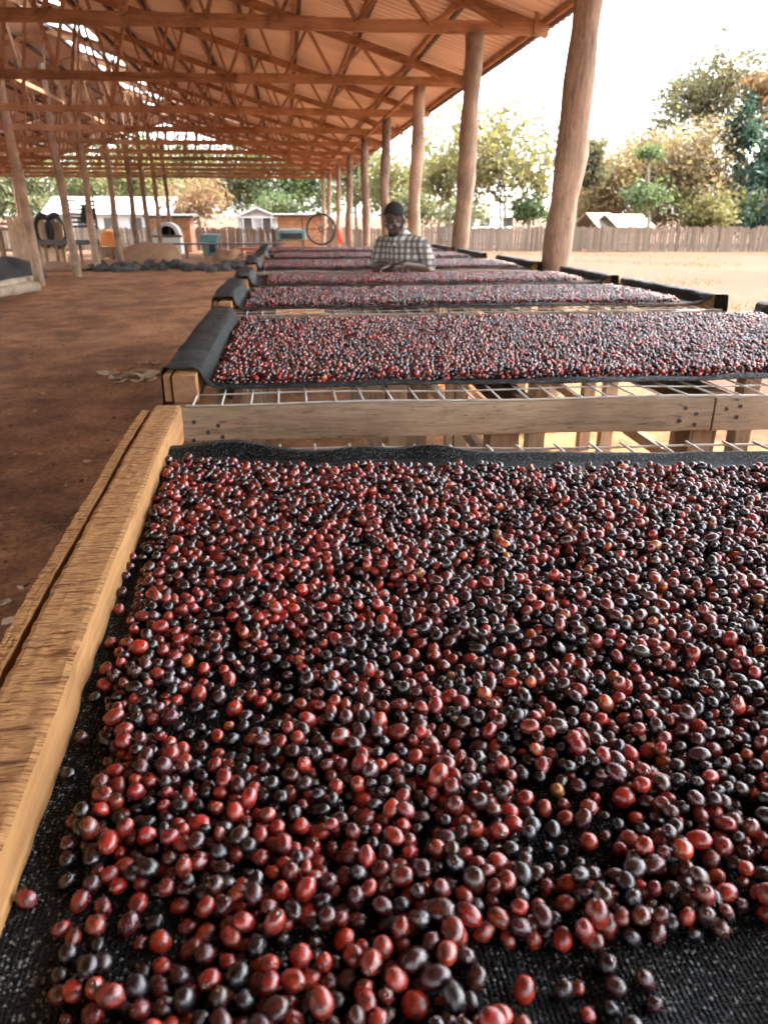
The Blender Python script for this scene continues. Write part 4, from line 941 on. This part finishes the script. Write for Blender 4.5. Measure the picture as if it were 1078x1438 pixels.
# ------------------------------------------------------------------ things standing in the yard behind the shed
def plank_hut(label, x0, x1, ytop, Y, dep, upright):
    a = ony(x0, 345, Y); b = ony(x1, 345, Y); g = gz(Y); zt = ony(x0, ytop, Y)[2]; cx = (a[0] + b[0]) / 2; w_ = b[0] - a[0]
    root = empty('plank_hut', (cx, Y, g)); tag(root, label, 'hut', 'plank huts at the back of the yard')
    h = zt - g
    MB().box((cx, Y + dep / 2 + 0.03, g + h / 2 - 0.1), (w_ - 0.06, dep, h - 0.02)).build('inner_wall', M['rust'], root)
    if upright:
        n = 14
        for k in range(n):
            hh = h * random.uniform(0.96, 1.0); MB().box((a[0] + w_ * (k + 0.5) / n, Y - 0.005 + random.uniform(-0.008, 0.008), g - 0.08 + hh / 2), (w_ / n * 0.94, 0.035, hh)).build('plank', M['hutv'], root)
    else:
        n = 9
        for k in range(n): MB().box((cx + random.uniform(-0.03, 0.03), Y - 0.005 + random.uniform(-0.008, 0.008), g + h * (k + 0.5) / n - 0.05), (w_, 0.035, h / n * 0.92)).build('plank', M['hut'], root)
        MB().box((cx + 0.05, Y - 0.045, g + h / 2), (0.07, 0.04, h)).build('batten', M['darkroof'], root)
    MB().box((cx, Y + dep / 2 - 0.1, zt + 0.0), (w_ + 0.5, dep + 0.7, 0.12), rotm(0.03)).build('roof', M['darkroof'], root)
plank_hut('hut of upright orange planks behind the white arched hood', 213, 270, 303, 46.5, 2.2, True)
plank_hut('hut of horizontal boards with the spoked wheel on its side', 392, 456, 302, 46.0, 2.2, False)

def arch_hood():
    Y = 44.6; p = ony(238, 352, Y); x, g = p[0], gz(Y); root = empty('arched_hood', (x, Y, g)); tag(root, 'white arched hood with dark mouth in front of upright plank hut', 'oven')
    v = []; f = []; n = 14; wO, wI = 0.72, 0.52; z0 = g + 0.95
    for yy in (Y - 0.5, Y + 0.6):
        for r_ in (wO, wI):
            for i in range(n + 1):
                t_ = math.pi * i / n; v.append((x + r_ * math.cos(t_), yy, z0 + r_ * 0.95 * math.sin(t_)))
    m = n + 1
    for i in range(n):
        f += [(i, i + 1, m + i + 1, m + i), (2 * m + i, 3 * m + i, 3 * m + i + 1, 2 * m + i + 1), (i, 2 * m + i, 2 * m + i + 1, i + 1), (m + i, m + i + 1, 3 * m + i + 1, 3 * m + i)]
    MB().add(v, f).build('arch', M['white'], root)
    MB().box((x, Y + 0.5, z0 + 0.22), (1.0, 0.04, 0.5)).build('back_plate', M['dark'], root)
    MB().box((x, Y + 0.05, g + 0.45), (1.5, 1.2, 1.0)).build('plinth', M['white'], root, bevel=0.02)
    MB().box((x - 0.1, Y - 0.57, g + 0.9), (1.9, 0.16, 0.12)).build('sill', M['darkroof'], root)
arch_hood()
def bin_():
    Y = 40.0; p = ony(297, 360, Y); x, g = p[0], gz(Y); root = empty('feed_bin', (x, Y, g)); tag(root, 'teal metal box with dark opening in front of the earth heap', 'bin')
    v = []
    for z, hw in ((g - 0.05, 0.36), (g + 0.75, 0.40), (g + 0.98, 0.46)):
        v += [(x - hw, Y - 0.32, z), (x + hw, Y - 0.32, z), (x + hw, Y + 0.32, z), (x - hw, Y + 0.32, z)]
    f = [(3, 2, 1, 0), (8, 9, 10, 11)] + [(k * 4 + i, k * 4 + (i + 1) % 4, k * 4 + 4 + (i + 1) % 4, k * 4 + 4 + i) for k in range(2) for i in range(4)]
    MB().add(v, f).build('shell', M['teal'], root, bevel=0.01); MB().box((x + 0.12, Y - 0.335, g + 0.42), (0.3, 0.04, 0.5)).build('opening', M['dark'], root); MB().box((x, Y, g + 1.0), (1.0, 0.72, 0.05)).build('rim', M['teal'], root)
bin_()
def machine():
    Y = 41.0; p = ony(410, 352, Y); x, g = p[0], gz(Y); root = empty('pulping_machine', (x, Y, g)); tag(root, 'dark green machine on a stand in front of the board hut', 'machine')
    MB().box((x, Y, g + 0.95), (1.5, 0.7, 0.5)).build('housing', M['teal'], root, bevel=0.06); MB().box((x, Y - 0.36, g + 0.92), (1.15, 0.06, 0.28)).build('grille', M['dark'], root)
    MB().box((x, Y, g + 1.24), (1.1, 0.5, 0.1)).build('hopper', M['white'], root, bevel=0.02)
    for sx in (-0.62, 0.62):
        for sy in (-0.26, 0.26): MB().box((x + sx, Y + sy, g + 0.34), (0.1, 0.1, 0.76)).build('leg', M['darkroof'], root)
machine()
def ring(name, mat, c, Rr, r, parent, n=28, m=10, axis='Y', squash=1.0):
    v = []; f = []
    for i in range(n):
        a = 2 * math.pi * i / n
        for j in range(m):
            b = 2 * math.pi * j / m; q = Rr + r * math.cos(b)
            v.append((c[0] + q * math.cos(a) * squash, c[1] + r * 1.3 * math.sin(b), c[2] + q * math.sin(a)))
    for i in range(n):
        for j in range(m): f.append((i * m + j, ((i + 1) % n) * m + j, ((i + 1) % n) * m + (j + 1) % m, i * m + (j + 1) % m))
    return MB().add(v, f).build(name, mat, parent, True)
def wheel():
    Y = 38.2; c = ony(451, 322, Y); root = empty('spoked_wheel', (c[0], c[1], c[2] - 0.75)); tag(root, 'big dark spoked wheel hung beside the horizontal-board hut', 'wheel')
    ring('rim', M['rubber'], c, 0.70, 0.06, root); ring('hub', M['darkroof'], c, 0.1, 0.05, root, 14, 8)
    for k in range(8):
        a = k * math.pi / 4; MB().tube([(c[0] + 0.1 * math.cos(a), c[1], c[2] + 0.1 * math.sin(a)), (c[0] + 0.68 * math.cos(a), c[1], c[2] + 0.68 * math.sin(a))], 0.022, 6).build('spoke', M['darkroof'], root)
    MB().beam((c[0] + 0.55, c[1] + 0.1, gz(Y) - 0.1), (c[0] + 0.55, c[1] + 0.1, c[2] + 0.5), 0.09, 0.09, (0, 1, 0)).build('stake', M['leg'], root)
wheel()
# hanging tyres on a plank wall
Yw = 33.0
def tyre(px, py, rr, lab, sq):
    c = ony(px, py, Yw - 0.35); o = ring('tyre', M['rubber'], c, rr, 0.13, None, 30, 12, squash=sq); recenter(o); tag(o, lab, 'tyre', 'tyres hung on the plank wall')
tyre(80, 324, 0.58, 'black tyre hung open-faced at the free edge of the plank wall', 0.62); tyre(62, 324, 0.56, 'black tyre hung against the planks, partly covered by its neighbour', 0.55)
def plank_wall():
    root = empty('plank_wall', (ony(45, 340, Yw)[0], Yw, gz(Yw))); tag(root, 'freestanding wall of pale upright planks behind the tyres', 'wall'); a = ony(16, 345, Yw)[0]; b = ony(92, 345, Yw)[0]; g = gz(Yw); n = 16; zt = ony(45, 303, Yw)[2]
    for k in range(n):
        t_ = (k + 0.5) / n
        if 0.86 < t_ < 0.9: continue
        h = zt - g + random.uniform(-0.12, 0.12) - (0.25 if t_ > 0.7 else 0); MB().box((a + (b - a) * t_, Yw + random.uniform(-0.01, 0.01), g - 0.1 + h / 2), ((b - a) / n * 0.93, 0.04, h + 0.2), rotm(0, random.uniform(-0.02, 0.02), 0)).build('plank', M['plankwall'], root)
    for z in (0.5, 1.5): MB().beam((a - 0.6, Yw + 0.06, g + z), (b + 0.1, Yw + 0.06, g + z), 0.06, 0.1).build('rail', M['leg'], root)
    for x in (a + 0.1, b - 0.1): MB().box((x, Yw + 0.14, g + 0.8), (0.1, 0.1, 1.9)).build('post', M['leg'], root)
plank_wall()
def rack():
    Y = 30.5; a = ony(98, 318, Y); b = ony(131, 283, Y); root = empty('slatted_rack', (a[0], Y, gz(Y))); tag(root, 'dark slatted rack on a pole between two log posts', 'rack'); x0, x1, z0, z1 = a[0], b[0], a[2], b[2]
    for k in range(7):
        z = z0 + (z1 - z0) * k / 6; MB().beam((x0, Y, z + 0.04 * k / 6), (x1, Y, z), 0.05, 0.07).build('slat', M['dark'], root)
    for x in (x0, x1): MB().box((x, Y + 0.05, (z0 + z1) / 2 + 0.05), (0.07, 0.05, z1 - z0 + 0.3)).build('upright', M['dark'], root)
    MB().box(((x0 + x1) / 2 + 0.2, Y + 0.1, z0 + 0.38), (0.5, 0.1, 0.6), rotm(0, 0.2, 0)).build('hanging_sack', M['dark'], root, bevel=0.04)
    for x in (x0 + 0.02, x1 - 0.02): MB().beam((x, Y + 0.1, gz(Y) - 0.1), (x, Y + 0.1, z1 + 0.1), 0.05, 0.05, (0, 1, 0)).build('pole', M['leg'], root)
rack()
def bench(name, label, cat, x0, x1, ytop, Y, dep, mat, thick=0.1, legs=4, group=None, dz=0.0):
    a = ony(x0, ytop, Y); b = ony(x1, ytop, Y); root = empty(name, ((a[0] + b[0]) / 2, Y, gz(Y))); tag(root, label, cat, group); z = a[2]
    n = 3
    for k in range(n): MB().beam((a[0], Y + dep * (k + 0.5) / n, z), (b[0], Y + dep * (k + 0.5) / n, z + dz), dep / n * 0.92, thick).build('top_board', mat, root)
    for k in range(legs):
        x = a[0] + (b[0] - a[0]) * (0.05 + 0.9 * k / (legs - 1))
        for yy in (Y + 0.08, Y + dep - 0.08): MB().box((x, yy, (gz(Y) - 0.1 + z - thick / 2) / 2), (0.09, 0.09, z - thick / 2 - gz(Y) + 0.1)).build('leg', M['leg'], root)
bench('work_table', 'low work table with dark top under the hanging tyres', 'table', 48, 132, 341, 30.0, 1.0, M['darkroof'], 0.16, 4)
bench('low_bench', 'long thin-topped bench running past the teal box', 'bench', 225, 400, 343, 37.5, 0.5, M['darkroof'], 0.08, 7)
bench('plank_bench', 'red-brown plank bench between the teal box and green machine', 'bench', 335, 392, 350, 36.0, 0.7, M['rust'], 0.12, 4, 'red-brown benches')
bench('plank_bench', 'lower red-brown bench with bowed top near the tables', 'bench', 345, 400, 355, 33.5, 0.6, M['rust'], 0.12, 3, 'red-brown benches')
bench('plank_bench', 'grey bench piled behind the third and fourth log posts', 'bench', 136, 186, 349, 37.0, 0.8, M['leg'], 0.14, 4, 'red-brown benches')
bench('pole_rack', 'rough pole rack at the edge of the dark heap', 'rack', -30, 22, 322, 34.5, 0.5, M['leg'], 0.12, 3)
def drum():
    Y = 39.0; c = ony(155, 336, Y); root = empty('orange_drum', (c[0], Y, gz(Y))); tag(root, 'round orange drum end between the log posts', 'drum'); z = c[2]
    MB().tube([(c[0], Y - 0.35, z), (c[0], Y - 0.33, z), (c[0], Y + 0.5, z), (c[0], Y + 0.52, z)], [0.38, 0.42, 0.42, 0.38], 24).build('barrel', M['orange'], root, True)
    ring('hoop', M['orange'], (c[0], Y - 0.2, z), 0.42, 0.025, root)
    MB().box((c[0], Y + 0.1, (z - 0.38 + gz(Y)) / 2), (0.8, 0.9, z - 0.38 - gz(Y) + 0.06)).build('stand', M['leg'], root)
drum()
def lump(name, label, cat, c, r, mat, seed, group=None, nu=22, nv=14, rough=0.25):
    mb = MB(); mb.ell((0, 0, 0), (1, 1, 1), None, nu, nv); mb.v = [tuple(np.array(p) * (1 + rough * fb(p[0] * 1.5 + seed, p[1] * 1.5, 1.0, seed * 1.7 + p[2])) * np.array(r) + np.array(c)) for p in mb.v]
    o = mb.build(name, mat, None, True); recenter(o); tag(o, label, cat, group); return o
for i, (px, py, Y, r, mat, lab) in enumerate([(212, 360, 34.5, (1.3, 0.9, 0.75), 'heap', 'brown earth heap in front of the white arched hood'), (322, 364, 34.0, (0.75, 0.6, 0.5), 'heap', 'small earth heap next to the teal box'), (86, 358, 27.5, (0.9, 0.6, 0.25), 'heap', 'flat patch of spilled earth by the work table'),
    (8, 372, 23.5, (1.1, 0.8, 0.62), 'dark', 'dark tarpaulin-covered heap beside the first log post'), (-22, 372, 22.5, (1.0, 0.8, 0.6), 'dark', 'second dark covered heap at the shed edge'), (34, 375, 25, (0.55, 0.5, 0.36), 'dark', 'small dark bundle behind the leaning log post')]):
    p = ony(px, py, Y); lump('earth_heap' if mat == 'heap' else 'covered_heap', lab, 'heap', (p[0], Y, gz(Y) + 0.0), r, M[mat], i + 1)
# the row of dark stones that edges the trampled floor
st0 = []
for i in range(4):
    mb = MB(); mb.ell((0, 0, 0), (1, 1, 1), None, 12, 8); mb.v = [tuple(np.array(p) * (1 + 0.5 * fb(p[0] * 1.3 + i * 5, p[1] * 1.3, 1.0, i + p[2]))) for p in mb.v]
    o = mb.build('edging_stone', M['stone']); st0.append(o.data); bpy.data.objects.remove(o)
k = 0; px = 126.0
while px < 346:
    py = 377 + 2.0 * math.sin(px * 0.05) + random.uniform(-4, 4); p = onz(px, py, -0.30); Y = p[1]
    o = bpy.data.objects.new('edging_stone', st0[k % 4]); COL.objects.link(o); s = random.uniform(0.09, 0.21); o.scale = (s * random.uniform(1.0, 1.7), s * 1.1, s * random.uniform(0.7, 1.2)); o.rotation_euler = (random.uniform(-0.2, 0.2), random.uniform(-0.2, 0.2), random.uniform(0, 6)); o.location = (p[0], Y, gh(p[0], Y) + s * 0.35)
    tag(o, 'dark stone in the row edging the trampled floor', 'stone', 'stones edging the floor'); k += 1; px += random.uniform(2.2, 4.6)
# two pale logs by the first post
for i, (a, b, r, lab) in enumerate([((-40, 418), (47, 397), 0.11, 'thin pale log whose end touches the first log post'), ((-40, 424), (52, 409), 0.12, 'thick pale log lying in front of the thin one')]):
    def G(q):
        rr = ray(*q); t_ = (0.065 - CAM[2]) / (rr[2] + 0.013 * rr[1]); return Vector((CAM + rr * t_).tolist())
    p, q = G(a), G(b); mb = MB(); n = 9
    mb.tube([p.lerp(q, j / (n - 1)) + Vector((0, 0, r * 0.85 + random.uniform(-0.012, 0.012))) for j in range(n)], [r * random.uniform(0.92, 1.06) for _ in range(n)], 12)
    o = mb.build('lying_log', M['logpale'], None, True); recenter(o); tag(o, lab, 'log', 'logs on the ground')
# red wrap on a far post
c = ony(472, 332, 32.5); o = MB().tube([(PX + 0.03, 32.5, c[2] - 0.3), (PX + 0.03, 32.5, c[2]), (PX + 0.03, 32.5, c[2] + 0.3)], [0.125, 0.13, 0.125], 16).build('cloth_wrap', M['red'], None, True); recenter(o); tag(o, 'red cloth wrapped round a distant log post', 'cloth')

# ------------------------------------------------------------------ litter on the yard
def scrap(c, s, seed, col, lab, grp):
    rs = random.Random(seed); n = 7; v = [(0, 0, 0.02 * s)]; f = []
    for i in range(n):
        a = 2 * math.pi * i / n; r = s * rs.uniform(0.6, 1.1); v.append((r * math.cos(a) * 1.3, r * math.sin(a) * 0.8, rs.uniform(0.0, 0.75) * s))
    for i in range(n): f.append((0, 1 + i, 1 + (i + 1) % n))
    mb = MB(); mb.add([(c[0] + p[0], c[1] + p[1], c[2] + p[2]) for p in v], f); o = mb.build('dry_husk', M[col]); recenter(o); o.rotation_euler.z = rs.uniform(0, 6)
    m_ = o.modifiers.new('t', 'SOLIDIFY'); m_.thickness = 0.004; tag(o, lab, 'husk', grp)
for i, (px, py, s) in enumerate([(150, 522, 0.11), (166, 527, 0.09), (180, 520, 0.1), (196, 517, 0.12), (214, 515, 0.11), (228, 520, 0.10), (205, 524, 0.13), (190, 530, 0.1), (172, 532, 0.08), (158, 516, 0.06), (236, 512, 0.08), (220, 507, 0.07), (201, 507, 0.08), (184, 512, 0.07), (140, 520, 0.05), (176, 524, 0.12), (212, 529, 0.09)]):
    p = onz(px, py, -0.02); scrap((p[0], p[1], gh(p[0], p[1]) + 0.0), s * 0.85, i, 'leafdry', 'curled pale husk in the heap beside the second table', 'dry husks in the heap')
for i, (px, py, s) in enumerate([(5, 845, 0.045), (122, 642, 0.035), (30, 490, 0.05), (55, 630, 0.025), (60, 545, 0.03), (15, 870, 0.04)]):
    p = onz(px, py, 0.0); scrap((p[0], p[1], gh(p[0], p[1])), s * 0.7, 60 + i, 'leafdry', 'stray pale leaf lying alone on the red earth', 'stray leaves on the earth')
for i, (a, b) in enumerate([((80, 612), (135, 598)), ((20, 668), (70, 655)), ((5, 560), (60, 553)), ((60, 742), (100, 735)), ((95, 690), (140, 676))]):
    p = Vector(onz(*a, -0.03).tolist()); q = Vector(onz(*b, -0.03).tolist()); q = p.lerp(q, 0.6); m_ = p.lerp(q, 0.5) + Vector((0, 0.01, 0))
    p.z = gh(p.x, p.y) + 0.016; q.z = gh(q.x, q.y) + 0.016; m_.z = gh(m_.x, m_.y) + 0.006
    o = MB().tube([p + Vector((0, 0, -0.012)), m_, q + Vector((0, 0, -0.012))], [0.004, 0.0035, 0.002], 6).build('fallen_twig', M['heap'], None, True); recenter(o); tag(o, 'thin dry twig lying on the red earth', 'twig', 'twigs on the earth')
def litter():
    nr = np.random.default_rng(21); n = 5200
    Y = 0.6 + 16 * nr.random(n) ** 1.6; X = -0.35 - (0.2 + Y * 0.62) * nr.random(n) + 0.1
    z = np.array([gh(x, y) for x, y in zip(X, Y)]) + 0.006
    pos = np.stack([X, Y, z], 1); a = nr.uniform(0, 6.283, n); d1 = np.stack([np.cos(a), np.sin(a), nr.normal(0, 0.15, n)], 1); d2 = np.stack([-np.sin(a), np.cos(a), nr.normal(0, 0.3, n)], 1)
    l = nr.uniform(0.008, 0.032, n)[:, None]; w_ = l * nr.uniform(0.08, 0.4, n)[:, None]
    V = np.stack([pos - d1 * l, pos + d2 * w_, pos + d1 * l, pos - d2 * w_], 1).reshape(-1, 3)
    t = NT('dry_litter'); g = t.n('NewGeometry'); m = t.done(t.ramp(g.outputs['Random Per Island'], [(0.0, (0.05, 0.025, 0.015)), (0.6, (0.17, 0.09, 0.05)), (0.9, (0.30, 0.19, 0.11)), (1.0, (0.45, 0.35, 0.24))]), 0.9, None, 0.1)
    o = fastmesh('ground_litter', V, 4, m); tag(o, 'fine dry leaf litter and chaff on the red earth', kind='stuff')
litter()
def grass():
    nr = np.random.default_rng(22); n = 26000
    Y = 7 + 37 * nr.random(n); X = 4.6 + 30 * nr.random(n) ** 1.3
    dens = np.array([mnoise.noise((x * 0.22, y * 0.22, 3.0)) for x, y in zip(X, Y)]); keep = (dens > 0.12) & (Y < 45 - 0.28 * (X - 12.7) - 0.2); X, Y = X[keep], Y[keep]; n = len(X)
    z = np.array([gz(y) for y in Y]) - 0.06; h = nr.uniform(0.06, 0.22, n); a = nr.uniform(0, 6.283, n); w_ = 0.012; lx, ly = nr.normal(0, 0.06, n), nr.normal(0, 0.06, n)
    V = np.stack([np.stack([X - w_ * np.cos(a), Y - w_ * np.sin(a), z], 1), np.stack([X + w_ * np.cos(a), Y + w_ * np.sin(a), z], 1), np.stack([X + lx, Y + ly, z + h], 1)], 1).reshape(-1, 3)
    o = fastmesh('dry_grass', V, 3, leafmat('dry_grass_blades', (0.15, 0.10, 0.045), (0.18, 0.13, 0.06), (0.15, 0.145, 0.055), 0.3)); tag(o, 'short dry straw-coloured grass of the sunlit field', kind='stuff')
grass()

# leaf scraps dropped among the cherries
LS = [(312, 712, 0.010, 'green'), (900, 1030, 0.007, 'dry'), (478, 905, 0.008, 'dry'), (640, 1010, 0.006, 'dry'), (935, 1095, 0.009, 'dry'), (820, 880, 0.007, 'dry')]
for i, (a, b, s, kd) in enumerate(LS):
    p = onz(a, b, TZ + 0.024); rs = random.Random(i); A_ = rotm(rs.uniform(-0.4, 0.4), rs.uniform(-0.4, 0.4), rs.uniform(0, 6)); n = 9; v = [(0, 0, 0.0008)]; f = []
    for q in range(n):
        t_ = 2 * math.pi * q / n; v.append((s * math.cos(t_) * (1 + 0.15 * rs.random()), s * 0.5 * math.sin(t_), 0.12 * s * math.sin(2 * t_)))
    f = [(0, 1 + q, 1 + (q + 1) % n) for q in range(n)]
    o = MB().add([Vector(p.tolist()) + A_ @ Vector(w_) for w_ in v], f).build('leaf_scrap', LM['green'] if kd == 'green' else M['leafdry'], None, True); m_ = o.modifiers.new('t', 'SOLIDIFY'); m_.thickness = 0.0006
    recenter(o); tag(o, 'small green leaf scrap lying on the cherries by the rail' if kd == 'green' else 'tiny dry brown leaf scrap lying among the cherries', 'leaf', None if kd == 'green' else 'dry leaf scraps among cherries')
